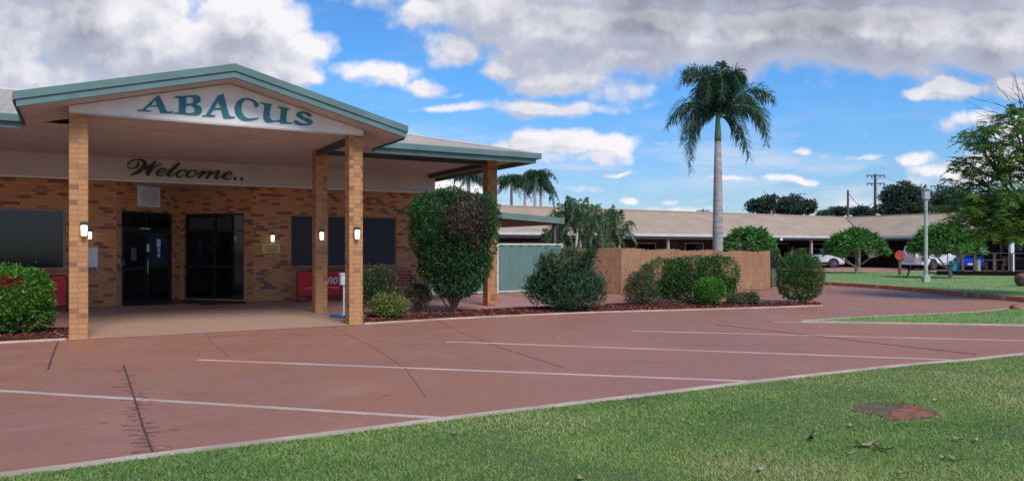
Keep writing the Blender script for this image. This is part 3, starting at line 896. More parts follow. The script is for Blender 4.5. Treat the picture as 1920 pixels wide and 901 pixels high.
# ---------------- lettering ABACUS, traced outlines laid on the board
def poly3(loops, b, th, name, m, parent, conv):
    """loops of picture points -> raised flat letter on the plane b"""
    mb = MB()
    L3 = [[Vector((conv(p)[0], 0, conv(p)[1])) for p in lp] for lp in loops]
    tris = tessellate_polygon(L3)
    flat = [v for lp in L3 for v in lp]
    n = len(flat)
    vs = [(v.x, b - th, v.z) for v in flat] + [(v.x, b, v.z) for v in flat]
    fs = []
    for t in tris:
        A, Bq, C = [flat[i] for i in t]
        cr = (Bq - A).cross(C - A).y
        fs.append(t if cr < 0 else (t[0], t[2], t[1]))
    k = 0
    for lp in L3:
        l = len(lp)
        for i in range(l):
            i0, i1 = k + i, k + (i + 1) % l
            fs.append((i0, i1, i1 + n, i0 + n))
        k += l
    mb.add(vs, fs)
    return mb.build(name, m, parent)

def rnd(pts, n=3):
    """rounds the closed outline where it turns gently, keeps sharp corners"""
    P = [Vector(p) for p in pts]; out = []; N = len(P)
    def sharp(i):
        u = (P[i] - P[i - 1]).normalized(); v = (P[(i + 1) % N] - P[i]).normalized()
        return u.dot(v) < .45
    for i in range(N):
        p0, p1, p2, p3 = P[i - 1], P[i], P[(i + 1) % N], P[(i + 2) % N]
        m1 = (p2 - p0) * .5; m2 = (p3 - p1) * .5
        if sharp(i): m1 = (p2 - p1)
        if sharp((i + 1) % N): m2 = (p2 - p1)
        for k in range(n):
            t = k / n
            h = (2 * t ** 3 - 3 * t * t + 1) * p1 + (t ** 3 - 2 * t * t + t) * m1 + (-2 * t ** 3 + 3 * t * t) * p2 + (t ** 3 - t * t) * m2
            out.append((h.x, h.y))
    return out
LB = -.19
cv1 = lambda p: PL(250 + p[0] / 10.667, 160 + p[1] / 10.667, LB)
cv2 = lambda p: PL(420 + p[0] / 10.667, 170 + p[1] / 10.667, LB)
letters = [
    (cv1, [(60, 510), (120, 480), (180, 485), (470, 225), (530, 222), (600, 370), (665, 512), (720, 530), (800, 525), (760, 560), (560, 558), (530, 530), (485, 438), (310, 432), (240, 495), (370, 515), (330, 530), (150, 520)],
     [[(350, 405), (435, 292), (480, 405)]]),
    (cv1, [(800, 255), (870, 220), (1000, 215), (1240, 200), (1320, 225), (1345, 270), (1340, 320), (1290, 360), (1230, 385), (1330, 420), (1370, 480), (1360, 550), (1290, 600), (1180, 600), (960, 580), (790, 565), (830, 545), (905, 545), (920, 265), (860, 255)],
     [[(1060, 245), (1130, 238), (1190, 260), (1205, 300), (1190, 345), (1130, 370), (1055, 372)], [(1050, 415), (1140, 405), (1210, 440), (1225, 490), (1200, 540), (1130, 555), (1040, 550)]]),
    (cv1, [(1365, 620), (1410, 590), (1450, 588), (1690, 215), (1740, 205), (1790, 172), (1805, 185), (1860, 400), (1915, 585), (1965, 625), (2035, 625), (2000, 657), (1820, 662), (1795, 640), (1755, 490), (1605, 492), (1540, 590), (1640, 600), (1610, 628), (1400, 622)],
     [[(1620, 455), (1695, 320), (1745, 455)]]),
    (cv2, [(300, 190), (390, 150), (500, 155), (600, 190), (700, 270), (680, 320), (625, 345), (600, 280), (560, 220), (480, 190), (410, 200), (360, 260), (345, 340), (360, 430), (400, 500), (460, 545), (540, 555), (700, 535), (650, 575), (520, 600), (400, 600), (310, 560), (240, 480), (212, 380), (225, 290), (255, 230)], []),
    (cv2, [(710, 245), (750, 235), (800, 250), (930, 270), (975, 292), (940, 305), (910, 450), (920, 540), (960, 590), (1040, 595), (1120, 580), (1140, 370), (1070, 340), (1110, 322), (1240, 345), (1325, 368), (1290, 385), (1265, 390), (1240, 560), (1260, 630), (1380, 645), (1340, 660), (1130, 658), (1110, 625), (1040, 620), (900, 640), (830, 625), (790, 570), (785, 500), (805, 320), (790, 280), (730, 260)], []),
    (cv2, [(1450, 450), (1500, 425), (1580, 415), (1680, 440), (1755, 490), (1735, 520), (1690, 520), (1640, 480), (1570, 460), (1550, 480), (1580, 520), (1680, 555), (1750, 590), (1775, 630), (1750, 670), (1690, 690), (1560, 700), (1450, 680), (1390, 640), (1400, 610), (1440, 590), (1500, 625), (1570, 655), (1640, 665), (1665, 650), (1640, 620), (1560, 580), (1480, 540), (1445, 500)], []),
]
for cv, outer, holes in letters:
    poly3([rnd(outer)] + [rnd(h) for h in holes], LB, .018, 'letter', M['teal'], board, cv)

# ---------------- Welcome.. in script, pen strokes of changing width
def pen(strokes, conv, b, th, name, m, parent, off=.02):
    mb = MB()
    for st in strokes:
        P = [Vector((p[0], p[1])) for p in st]; W = [p[2] for p in st]
        pts, ws = [], []
        for i in range(len(P) - 1):
            p0 = P[max(i - 1, 0)]; p1 = P[i]; p2 = P[i + 1]; p3 = P[min(i + 2, len(P) - 1)]
            for k in range(5):
                t = k / 5
                pts.append(.5 * ((2 * p1) + (p2 - p0) * t + (2 * p0 - 5 * p1 + 4 * p2 - p3) * t * t + (3 * p1 - p0 - 3 * p2 + p3) * t ** 3))
                ws.append(W[i] + (W[i + 1] - W[i]) * t)
        pts.append(P[-1]); ws.append(W[-1])
        n = len(pts); vs = []
        for i, p in enumerate(pts):
            t = pts[min(i + 1, n - 1)] - pts[max(i - 1, 0)]
            if t.length < 1e-6: t = Vector((1, 0))
            t.normalize(); nn = Vector((-t.y, t.x)) * ws[i] * .5
            for pt in (p + nn, p - nn):
                a, z = conv(pt); vs.append((a, b - off - th, z)); vs.append((a, b - off, z))
        fs = []
        for i in range(n - 1):
            A = i * 4; C = A + 4
            fs += [(A, A + 2, C + 2, C), (A, C, C + 1, A + 1), (A + 2, A + 3, C + 3, C + 2), (A + 1, C + 1, C + 3, A + 3)]
        fs += [(0, 1, 3, 2), ((n - 1) * 4, (n - 1) * 4 + 2, (n - 1) * 4 + 3, (n - 1) * 4 + 1)]
        mb.add(vs, fs)
    return mb.build(name, m, parent)
cw = lambda p: PL(230 + p[0] / 16, 290 + p[1] / 16, 6.85)
dot = lambda x, y, r: [(x - r * .55, y, r * 1.0), (x - r * .3, y, r * 1.6), (x + .1, y, r * 1.9), (x + r * .3, y, r * 1.6), (x + r * .55, y, r * 1.0)]
welcome = [
    ('letter', [[(450, 195, 30), (468, 290, 60), (400, 380, 50), (300, 420, 30), (200, 415, 28), (155, 360, 28), (160, 290, 34), (230, 210, 38), (350, 160, 32), (480, 150, 32), (590, 180, 60), (670, 260, 105), (620, 380, 130), (480, 510, 110), (340, 580, 55), (210, 640, 12)],
                [(560, 490, 22), (760, 365, 26), (900, 280, 30), (985, 195, 40)], [(990, 185, 30), (930, 280, 70), (850, 380, 120), (760, 490, 140), (740, 590, 95), (770, 630, 25)], [(770, 630, 25), (900, 440, 34), (1050, 330, 30), (1180, 290, 18)]]),
    ('letter', [[(1040, 570, 22), (1180, 540, 24), (1290, 470, 40), (1265, 432, 36), (1180, 430, 36), (1080, 480, 90), (1025, 560, 95), (1060, 628, 45), (1150, 640, 30), (1290, 580, 22), (1400, 500, 20)]]),
    ('letter', [[(1710, 245, 60), (1560, 380, 95), (1400, 530, 105), (1350, 610, 85), (1410, 650, 34), (1500, 610, 22), (1590, 560, 20)]]),
    ('letter', [[(1850, 530, 30), (1890, 480, 50), (1820, 460, 34), (1700, 500, 65), (1620, 590, 95), (1640, 655, 55), (1720, 678, 34), (1850, 600, 22)]]),
    ('letter', [[(2070, 480, 30), (1980, 520, 75), (1920, 600, 95), (1950, 665, 55), (2030, 682, 30), (2140, 630, 30), (2200, 550, 42), (2180, 490, 42), (2070, 480, 30)], [(2190, 600, 18), (2280, 540, 18)]]),
    ('letter', [[(2250, 580, 18), (2380, 500, 34), (2440, 515, 64), (2350, 610, 85), (2270, 705, 75)], [(2400, 620, 18), (2560, 510, 34), (2640, 520, 74), (2570, 630, 85), (2500, 715, 75)],
                [(2620, 630, 18), (2800, 510, 42), (2880, 525, 74), (2810, 620, 85), (2785, 700, 72), (2850, 722, 34), (2950, 650, 18)]]),
    ('letter', [[(2990, 660, 18), (3160, 640, 24), (3265, 570, 40), (3230, 530, 38), (3130, 550, 42), (3030, 620, 105), (3020, 690, 85), (3100, 738, 40), (3180, 735, 24), (3260, 680, 18)]]),
    ('dot', [dot(3370, 722, 62)]), ('dot', [dot(3565, 732, 62)]),
]
for nm, st in welcome:
    pen(st, cw, 6.85, .025, nm, M['black'], bulk)

# ---------------- windows and doors of the reception
def frame_rect(mb, p0, d, s0, s1, z0, z1, w, t0, t1):
    mb.seg(p0, d, s0, s1, t0, t1, z0, z0 + w); mb.seg(p0, d, s0, s1, t0, t1, z1 - w, z1)
    mb.seg(p0, d, s0, s0 + w, t0, t1, z0 + w, z1 - w); mb.seg(p0, d, s1 - w, s1, t0, t1, z0 + w, z1 - w)
    return mb
# left window
p0, d = (0, WB), (1, 0)
fw = frame_rect(MB(), p0, d, -3.395, -.295, 1.105, 2.695, .05, .02, .09).build('window', M['tanframe'], B)
MB().seg(p0, d, -3.344, -.346, .05, .07, 1.156, 2.644).build('pane', M['blind'], fw)
MB().seg(p0, d, -3.45, -.24, -.05, .0, 1.04, 1.10).build('sill', M['sill'], fw)
# right long window with screens
fw = frame_rect(MB(), p0, d, 5.615, 9.025, 1.095, 2.675, .03, .04, .10)
fw.seg(p0, d, 6.74, 6.78, .04, .10, 1.126, 2.644).seg(p0, d, 7.86, 7.90, .04, .10, 1.126, 2.644)
fw = fw.build('window', M['tanframe'], B)
for s0, s1 in ((5.647, 6.738), (6.782, 7.858), (7.902, 8.993)):
    MB().seg(p0, d, s0, s1, .035, .05, 1.127, 2.643).build('screen', M['screen'], fw)
MB().seg(p0, d, 5.56, 9.08, -.05, -.002, 1.03, 1.088).build('sill', M['sill'], fw)
# entrance doors in the left face of the recess
p1, d1 = (.9, WB), (q, q)
er = thing('x', None, None); bpy.data.objects.remove(er)
df = frame_rect(MB(), p1, d1, .195, 2.24, .085, 2.705, .06, .05, .13)
df.seg(p1, d1, .256, 2.179, .05, .13, 2.20, 2.27).seg(p1, d1, 1.16, 1.22, .051, .129, 2.27, 2.645)
dfo = df.build('entrance_door', M['dframe'], B)
MB().seg(p1, d1, .256, 1.159, .085, .095, 2.271, 2.644).seg(p1, d1, 1.221, 2.179, .085, .095, 2.271, 2.644).build('transom_pane', M['glass'], dfo)
for (s0, s1, hs) in ((.262, 1.215, 1.14), (1.222, 2.175, 1.29)):
    lf = frame_rect(MB(), p1, d1, s0, s1, .10, 2.195, .075, .055, .10)
    lf.seg(p1, d1, s0 + .075, s1 - .075, .056, .099, 1.05, 1.13)
    lf = lf.build('door_leaf', M['dframe'], dfo)
    MB().seg(p1, d1, s0 + .076, s1 - .076, .075, .085, .176, 1.049).seg(p1, d1, s0 + .076, s1 - .076, .075, .085, 1.131, 2.119).build('door_pane', M['glass'], lf)
# notices taped on the door glass
nt = [(.62, .82, 1.30, 1.66), (.285, .42, 1.17, 1.27)]
M['dimpaper'] = mat('faded_notice', (.10, .12, .16), .8, .05, 9)
M['bluedoor'] = mat('blue_inner_panel', (.02, .045, .085), .4, .1, 2)
MB().seg(p1, d1, 1.30, 2.09, .066, .072, 1.14, 2.11).build('door_blind', M['bluedoor'], dfo)
MB().seg(p1, d1, .62, .82, .068, .072, 1.32, 1.68).build('notice', M['dimpaper'], dfo)
MB().seg(p1, d1, 1.19, 1.30, .040, .045, 1.56, 1.78).build('notice', M['paper'], dfo)
MB().seg(p1, d1, 1.62, 1.78, .060, .065, 1.70, 1.93).seg(p1, d1, 1.65, 1.76, .060, .065, 1.55, 1.67).seg(p1, d1, 1.65, 1.76, .060, .065, 1.40, 1.52).build('notice', M['paper'], dfo)
MB().seg(p1, d1, .28, .37, .048, .053, 1.18, 1.32).build('notice', M['dimpaper'], dfo)
MB().seg(p1, d1, .95, 1.32, .02, .05, 2.205, 2.25).build('door_sensor', M['lantern'], dfo)
MB().tube([(p1[0] + q * 1.15 + q * .03, p1[1] + q * 1.15 - q * .03, .95), (p1[0] + q * 1.15 + q * .03, p1[1] + q * 1.15 - q * .03, 1.35)], .014, 8).build('handle', M['silver'], dfo)
# glazed screen in the right face of the recess
p2, d2 = (2.7, 9.0), (q, -q)
gw = frame_rect(MB(), p2, d2, .150, 2.232, .135, 2.715, .055, .05, .12)
gw.seg(p2, d2, 1.155, 1.205, .05, .12, .191, 2.659).seg(p2, d2, .206, 1.154, .051, .119, 1.09, 1.13).seg(p2, d2, 1.206, 2.176, .051, .119, 1.09, 1.13)
gw.seg(p2, d2, .206, 1.154, .051, .119, 2.16, 2.21).seg(p2, d2, 1.206, 2.176, .051, .119, 2.16, 2.21)
gwo = gw.build('window', M['dframe'], B)
MB().seg(p2, d2, .206, 2.176, .085, .095, .191, 2.659).build('pane', M['glass'], gwo)
# something pale behind the top right light of the screen
MB().seg(p2, d2, 1.25, 1.75, .082, .084, 2.22, 2.62).seg(p2, d2, .26, 1.12, .082, .084, 2.24, 2.60).build('blind', mat('dim_blind', (.05, .04, .04), .7, .1, 3), gwo)
MB().seg(p2, d2, 1.86, 2.15, .080, .083, 2.22, 2.64).build('poster', mat('dim_poster', (.16, .17, .21), .7, .1, 3), gwo)
# threshold
th_ = MB().add([(1.03, 7.05, .098), (4.35, 7.05, .098), (2.72, 8.93, .110)], [(0, 1, 2)]).build('threshold', M['tile'], B)
# inner slab so nothing is seen through
MB().box(-9.2, 10.0, 9.4, 9.45, 0, 4.0).build('partition', M['dark_door'], B)

# ---------------- things on and around the front
def lamp(a, b, z, label, s=1.0, rot=0):
    t = thing('wall_lamp', label, 'wall lamp', F(a, b, z), ANG, 'frosted wall lamps with black caps on the brickwork')
    MB().box(-.045, .045, -.06, 0, -.12, .14).build('back_plate', M['ceilw'], t)
    MB().prism_xy([(-.06, -.125), (.06, -.125), (.065, -.06), (.05, -.061), (-.05, -.061), (-.065, -.06)], .075, .135).build('cap', M['ceilw'], t)
    MB().tube([(0, -.095, -.12), (0, -.095, -.10), (0, -.095, .05), (0, -.095, .074)], [.035, .048, .052, .048], 12).build('glass', M['lamp'], t, smooth=True)
    return t
lamp(.085, -.152, 2.0, 'lit wall lamp on the front left porch column')
lamp(5.215, -.152, 1.98, 'lit wall lamp on the front right porch column')
lamp(5.27, 2.758, 1.99, 'lit wall lamp on the set back right porch column')
lamp(5.05, WB, 1.98, 'lit wall lamp above the gold plaque')
lamp(.264, WB, 2.03, 'lit wall lamp above the white noticeboard')

t = thing('door_sign', 'white notice sign high on brick wall above entrance door', 'sign', (*F(p1[0] + q * 1.215, p1[1] + q * 1.215)[:2], 3.16), ANG + math.pi / 4)
MB().box(-.445, .445, -.03, 0, -.30, .30).build('panel', M['paper'], t, bevel=.004)
mb = MB()
for i, (w_, z_) in enumerate([(.10, .24), (.28, .15), (.34, .07), (.30, .0), (.36, -.07), (.26, -.14)]):
    MB().box(-w_, w_, -.034, -.031, z_ - .012, z_ + .012).build('text_line', M['greytext'], t)

a0, z1 = PL(491, 456, WB); a1, z0 = PL(525, 474, WB)
t = thing('plaque', 'gold rectangular plaque with dark engraved lines on brick wall', 'plaque', F((a0 + a1) / 2, WB, (z0 + z1) / 2), ANG)
w_ = (a1 - a0) / 2; h_ = (z1 - z0) / 2
MB().box(-w_, w_, -.02, 0, -h_, h_).build('plate', M['brass'], t, bevel=.006)
mb = MB()
for zz, ww in ((.08, .17), (.02, .20), (-.03, .19), (-.085, .14)):
    MB().box(-ww, ww, -.0245, -.0205, zz - .009, zz + .009).build('text_line', M['browntext'], t)

t = thing('noticeboard', 'white noticeboard with papers on the brick wall behind left column', 'noticeboard', F(.19, WB, 1.36), ANG)
MB().box(-.27, .27, -.06, 0, -.31, .31).build('case', M['paper'], t, bevel=.008)
mb = MB()
for (x, z, w_, h_) in ((-.12, .15, .09, .10), (.09, .15, .08, .10), (-.12, -.09, .09, .10), (.09, -.09, .08, .11)):
    MB().box(x - w_, x + w_, -.064, -.061, z - h_, z + h_).build('notice', M['white'], t)
    for k in range(4): MB().box(x - w_ * .8, x + w_ * .8, -.067, -.0645, z - h_ + .03 + .045 * k, z - h_ + .045 * k + .04).build('text_line', M['greytext'], t)
MB().box(-.25, .25, -.075, -.0605, -.30, -.20).build('tray', M['sill'], t)

def banner(a, b, w, label, text):
    t = thing('cafe_banner', label, 'banner', F(a, b, floor_z(a, b)), ANG, 'red cafe barrier banners by the front wall')
    fr_ = MB()
    fr_.tube([(0, 0, 0), (0, 0, .84), (.02, 0, .88), (.06, 0, .90), (w - .06, 0, .90), (w - .02, 0, .88), (w, 0, .84), (w, 0, 0)], .018, 8)
    fr_.tube([(0, 0, .13), (w, 0, .13)], .014, 8)
    for x in (0, w): fr_.box(x - .02, x + .02, -.18, .18, 0, .03)
    fr_.build('frame', M['carblack'], t)
    sh = MB().box(.03, w - .03, -.008, .008, .15, .87).build('sheet', M['red'], t)
    if text:
        # slanted white script letters, a swoosh and the small word below, as far as they can be read
        x = .60; sl = .18
        def stk(pts, wd):
            mbb = MB(); 
            for (x0, y0), (x1, y1) in zip(pts[:-1], pts[1:]):
                dx, dy = x1 - x0, y1 - y0; l = math.hypot(dx, dy) or 1; nx, ny = -dy / l * wd / 2, dx / l * wd / 2
                mbb.add([(x0 + nx, -.011, y0 + ny), (x0 - nx, -.011, y0 - ny), (x1 - nx, -.011, y1 - ny), (x1 + nx, -.011, y1 + ny)], [(0, 1, 2, 3)])
            return mbb
        W = M['white']; big = MB()
        def S(u, v, ox, s_): return (ox + u * s_ + v * s_ * .30, .50 + v * s_)
        def add(pts, ox, s_, wd):
            m2 = stk([S(u, v, ox, s_) for u, v in pts], wd); big.add(m2.v, m2.f)
        oval = [(.35 + .3 * math.cos(i * math.pi / 6), .5 + .48 * math.sin(i * math.pi / 6)) for i in range(13)]
        enn = [(.05, 0), (.05, 1), (.05, .75), (.25, 1), (.5, .95), (.55, .7), (.55, 0)]
        for k, gl in enumerate((oval, enn, enn, oval)):
            big = MB(); add(gl, x + k * .155, .19, .042); big.build('letter', W, sh)
        m2 = stk([(.22, .36), (.5, .395), (.8, .40), (1.0, .395), (1.12, .40)], .012)
        small = m2
        for k in range(4):
            ox = 1.05 + k * .07
            m3 = stk([(ox + .025 + .025 * math.cos(i * math.pi / 4), .37 + .03 * math.sin(i * math.pi / 4)) for i in range(1, 8 if k else 7)], .010)
            m3.build('small_letter', W, sh)
        small.build('swoosh', W, sh)
    return t
banner(5.65, 6.6, 1.75, 'red cafe banner with white script lettering beneath the long window', True)
banner(-2.05, 6.0, 1.8, 'plain red cafe banner half hidden by the left hedge', False)

t = thing('meter_post', 'white box on a thin white post beside the front right column', 'post', F(5.42, 1.34, .02), ANG)
MB().tube([(0, 0, 0), (0, 0, .80)], .022, 8).build('post', M['white'], t)
MB().box(-.09, .09, -.07, .07, .78, 1.0).build('box', M['white'], t, bevel=.006)
MB().box(-.10, .10, -.08, .08, 1.003, 1.06).build('lid', M['paper'], t, bevel=.006)

t = MB()
for k in range(4):
    r = .20 + .035 * k
    t.tube([(r * math.cos(i * math.pi / 12) * 1.2, r * math.sin(i * math.pi / 12), .02 + .012 * (k % 2)) for i in range(25)], .014, 6)
t.tube([(.25, 0, .02), (.5, -.06, .03), (.8, .05, .03), (1.1, -.02, .04)], .014, 6)
h = t.build('garden_hose', M['blue']); h.location = F(5.52, 1.55, .035); h.rotation_euler = (0, 0, ANG)
tag(h, 'coiled blue garden hose on the ground by the white post', 'hose')

# bench
t = thing('bench', 'red slatted bench against the brick wall behind the shrubs', 'bench', F(8.5, 6.35, .075), ANG)
sb = MB()
for k in range(4): sb.box(-.85, .85, -.22 + .115 * k, -.13 + .115 * k, .43, .455)
sb.build('seat', M['benchred'], t)
bb = MB()
for k in range(4): bb.box(-.85, .85, .25 + .02 * k, .275 + .02 * k, .50 + .10 * k, .575 + .10 * k)
bb.build('backrest', M['benchred'], t)
for s_ in (-.78, .78):
    MB().tube([(s_, -.2, 0), (s_, -.18, .43), (s_, -.2, .62), (s_, .2, .64)], .02, 6).tube([(s_, .25, 0), (s_, .22, .43), (s_, .34, .88)], .02, 6).tube([(s_, -.2, .41), (s_, .24, .41)], .02, 6).build('leg', M['carblack'], t)

dm = MB().box(-.62, .62, -.35, .35, 0, .02).build('door_mat', M['mat'], None, bevel=.005)
dm.location = F(3.55, 6.75, floor_z(3.5, 6.75) + .012); dm.rotation_euler = (0, 0, ANG)
tag(dm, 'dark rectangular mat on the porch floor before the entrance', 'mat')

# ================================================================== green steel fence and carport
f0 = G(893, 549); fa, fb = toF(f0[0], f0[1])
t = thing('steel_fence', 'green corrugated steel fence with cream rails beside the garden', 'fence', F(10.2, 8.35, 0), ANG)
L = 6.15
mb = MB(); n_ = int(L / .1)
pts = []
for i in range(n_ + 1):
    x = L * i / n_; ph = i % 4
    pts.append((x, -.02 if ph < 2 else .02))
for i in range(n_):
    (x0, y0), (x1, y1) = pts[i], pts[i + 1]
    mb.add([(x0, y0, .08), (x1, y1, .08), (x1, y1, 1.79), (x0, y0, 1.79)], [(0, 1, 2, 3)])
mb.build('panel', M['colorbond'], t)
MB().box(0, L, -.03, .03, 1.791, 1.85).build('rail', M['fencetrim'], t)
MB().box(0, L, -.03, .03, .03, .079).build('rail', M['fencetrim'], t)
for x in (L - .03, L * .53, L * .1):
    MB().box(x - .03, x + .03, -.05, -.031, 0, 1.86).build('post', M['fencetrim'], t)

# carport beyond the fence
t = thing('carport', 'green flat roofed carport beyond the steel fence', 'carport', F(10.6, 9.0, 0), ANG)
cl = PL(935, 397, 9.0); cr_ = PL(1055, 410, 9.0)
xa, xb = -1.2, cr_[0] - 10.6
zl = cl[1] + (cl[1] - cr_[1]) / (cr_[0] - cl[0]) * (cl[0] - 10.6 + 1.2) * .7
zr = cr_[1]
def slab(mb, x0, x1, y0, y1, za, zb, th):
    mb.add([(x0, y0, za - th), (x1, y0, zb - th), (x1, y1, zb - th), (x0, y1, za - th), (x0, y0, za), (x1, y0, zb), (x1, y1, zb), (x0, y1, za)],
           [(0, 3, 2, 1), (4, 5, 6, 7), (0, 1, 5, 4), (1, 2, 6, 5), (2, 3, 7, 6), (3, 0, 4, 7)])
    return mb
slab(MB(), xa, xb, 0, 8.5, zl, zr, .04).build('roof', M['roofgreen'], t)
slab(MB(), xa, xb + .05, -.06, -.002, zl + .03, zr + .03, .24).build('fascia', M['roofgreen'], t)
MB().box(xb + .001, xb + .06, 0, 8.5, zr - .2, zr + .03).build('fascia', M['roofgreen'], t)
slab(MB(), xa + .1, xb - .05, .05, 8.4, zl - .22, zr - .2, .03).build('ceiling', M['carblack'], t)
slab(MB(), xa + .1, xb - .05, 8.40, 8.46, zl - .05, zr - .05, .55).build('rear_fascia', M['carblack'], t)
for (x, y) in ((xb - .30, .15), (xb - .35, 8.2), (xb - 2.55, 3.2), (.6, .3)):
    MB().box(x - .06, x + .06, y - .06, y + .06, 0, zr - .2).build('post', M['polewood'], t)

# ================================================================== brushwood fence and gate
bf = [AT(1052, 28.5), AT(1165, 27.2), AT(1368, 29.2), AT(1444, 30.2)]
t = thing('brushwood_fence', 'woven brushwood fence with ragged top behind the hedge', 'fence', (bf[0][0], bf[0][1], 0))
ox, oy = bf[0][0], bf[0][1]
zt = [1.69, 1.66, 1.57, 1.54]
for i in range(3):
    (xa_, ya_, _), (xb_, yb_, _) = bf[i], bf[i + 1]
    Ls = math.hypot(xb_ - xa_, yb_ - ya_); dx, dy = (xb_ - xa_) / Ls, (yb_ - ya_) / Ls
    mb = MB(); n_ = int(Ls / .035); s = 0
    for k in range(n_):
        s0, s1 = Ls * k / n_, Ls * (k + 1) / n_
        zz = zt[i] + (zt[i + 1] - zt[i]) * k / n_ + random.uniform(-.035, .02) + .02 * math.sin(k * .13)
        tt = random.uniform(-.004, .004)
        mb.seg((xa_ - ox, ya_ - oy), (dx, dy), s0, s1, tt, .07 + tt, .02, zz)
    mb.build('panel', M['reed'], t)
for i in range(4):
    x, y, _ = bf[i]
    MB().box(x - ox - .04, x - ox + .04, y - oy + .09, y - oy + .17, 0, 1.5).build('post', M['steel_dark'], t)
gx, gy, _ = AT(1446, 30.3)
t = thing('garden_gate', 'narrow dark barred gate at the end of the brushwood fence', 'gate', (gx, gy, 0), math.radians(30))
mb = MB()
mb.tube([(0, 0, .05), (0, 0, 1.6)], .025, 6).tube([(.42, 0, .05), (.42, 0, 1.6)], .025, 6).tube([(0, 0, 1.55), (.42, 0, 1.55)], .02, 6).tube([(0, 0, .12), (.42, 0, .12)], .02, 6)
mb.build('frame', M['carblack'], t)
mb = MB()
for k in range(1, 6): mb.tube([(.07 * k, 0, .12), (.07 * k, 0, 1.55)], .012, 6)
mb.build('bars', M['carblack'], t)

# ================================================================== motel wings
c0x, c0y = 29.9, 63.5                       # inner corner of the eaves
MO = thing('motel_building', 'long low motel block with tan roof and dark verandah carports', 'building', (c0x, c0y, 0), ANG)
# local: x along wing one (negative towards the left), y backwards. wing two runs to -y
EZ, RISE, DP = 2.68, 1.95, 6.0
W1 = -46.0; W2 = -30.0
rv = [(W1, 0, EZ), (0, 0, EZ), (0, W2, EZ), (DP, W2, EZ + RISE), (DP, DP, EZ + RISE), (W1, DP, EZ + RISE), (W1, 2 * DP, EZ), (2 * DP, 2 * DP, EZ), (2 * DP, W2, EZ)]
ro = MB().add(rv, [(0, 1, 4, 5), (1, 2, 3, 4), (5, 4, 7, 6), (4, 3, 8, 7)]).build('roof', M['rooffar'], MO)
MB().tube([(0, 0, EZ + .02), (DP, DP, EZ + RISE + .02)], .10, 6).tube([(W1, DP, EZ + RISE + .02), (DP, DP, EZ + RISE + .02), (DP, W2, EZ + RISE + .02)], .09, 6).build('ridge_cap', mat('ridge_tan', (.33, .24, .17), .6, .08, 2), ro)
MB().box(W1, -.0, -.16, .0, EZ - .17, EZ + .03).box(-.16, 0, W2, -.161, EZ - .17, EZ + .03).build('gutter', M['gutter'], MO)
MB().box(W1, 0, -.02, .03, EZ - .34, EZ - .172).box(-.021, .03, W2, -.021, EZ - .34, EZ - .172).build('fascia', M['steel_dark'], MO)
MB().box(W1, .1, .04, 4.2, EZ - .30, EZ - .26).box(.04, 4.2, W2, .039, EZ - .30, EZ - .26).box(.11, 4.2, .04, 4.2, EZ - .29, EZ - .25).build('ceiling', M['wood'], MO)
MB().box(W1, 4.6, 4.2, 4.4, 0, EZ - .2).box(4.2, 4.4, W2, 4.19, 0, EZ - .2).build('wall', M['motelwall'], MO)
for x in (-37.3, -29.3, -21.7, -14.0, -6.4, -.25):
    y = .25
    MB().box(x - .08, x + .08, y - .08, y + .08, 0, EZ - .31).build('post', M['post'], MO)
for y in (-7.2, -13.8, -20.4):
    MB().box(.17, .33, y - .08, y + .08, 0, EZ - .31).build('post', M['post'], MO)
for k in range(9):
    x = -43 + 5.0 * k
    if x > 3: continue
    fr_ = frame_rect(MB(), (0, 4.2), (1, 0), x, x + .95, .05, 2.15, .05, -.05, -.005).build('door', M['wood'], MO)
    MB().seg((0, 4.2), (1, 0), x + .051, x + .899, -.03, -.01, .1, 2.1).build('door_panel', M['dark_door'], fr_)
    fr_ = frame_rect(MB(), (0, 4.2), (1, 0), x + 1.6, x + 3.6, .9, 2.1, .05, -.05, -.005).build('window', M['gutter'], MO)
    MB().seg((0, 4.2), (1, 0), x + 1.651, x + 3.549, -.03, -.01, .95, 2.05).build('pane', M['glass'], fr_)
for k in range(5):
    y = -3 - 5.0 * k
    fr_ = frame_rect(MB(), (4.2, 0), (0, 1), y, y + .95, .05, 2.15, .05, .005, .05).build('door', M['wood'], MO)
    MB().seg((4.2, 0), (0, 1), y + .051, y + .899, .01, .03, .1, 2.1).build('door_panel', M['dark_door'], fr_)
    fr_ = frame_rect(MB(), (4.2, 0), (0, 1), y - 2.8, y - .8, .9, 2.1, .05, .005, .05).build('window', M['gutter'], MO)
    MB().seg((4.2, 0), (0, 1), y - 2.749, y - .851, .01, .03, .95, 2.05).build('pane', M['glass'], fr_)
# small white lights on brackets under the gutter
for x in (-10.6, -26.2): MB().box(x, x + .25, -.22, -.162, EZ - .38, EZ - .2).build('floodlight', M['white'], MO)

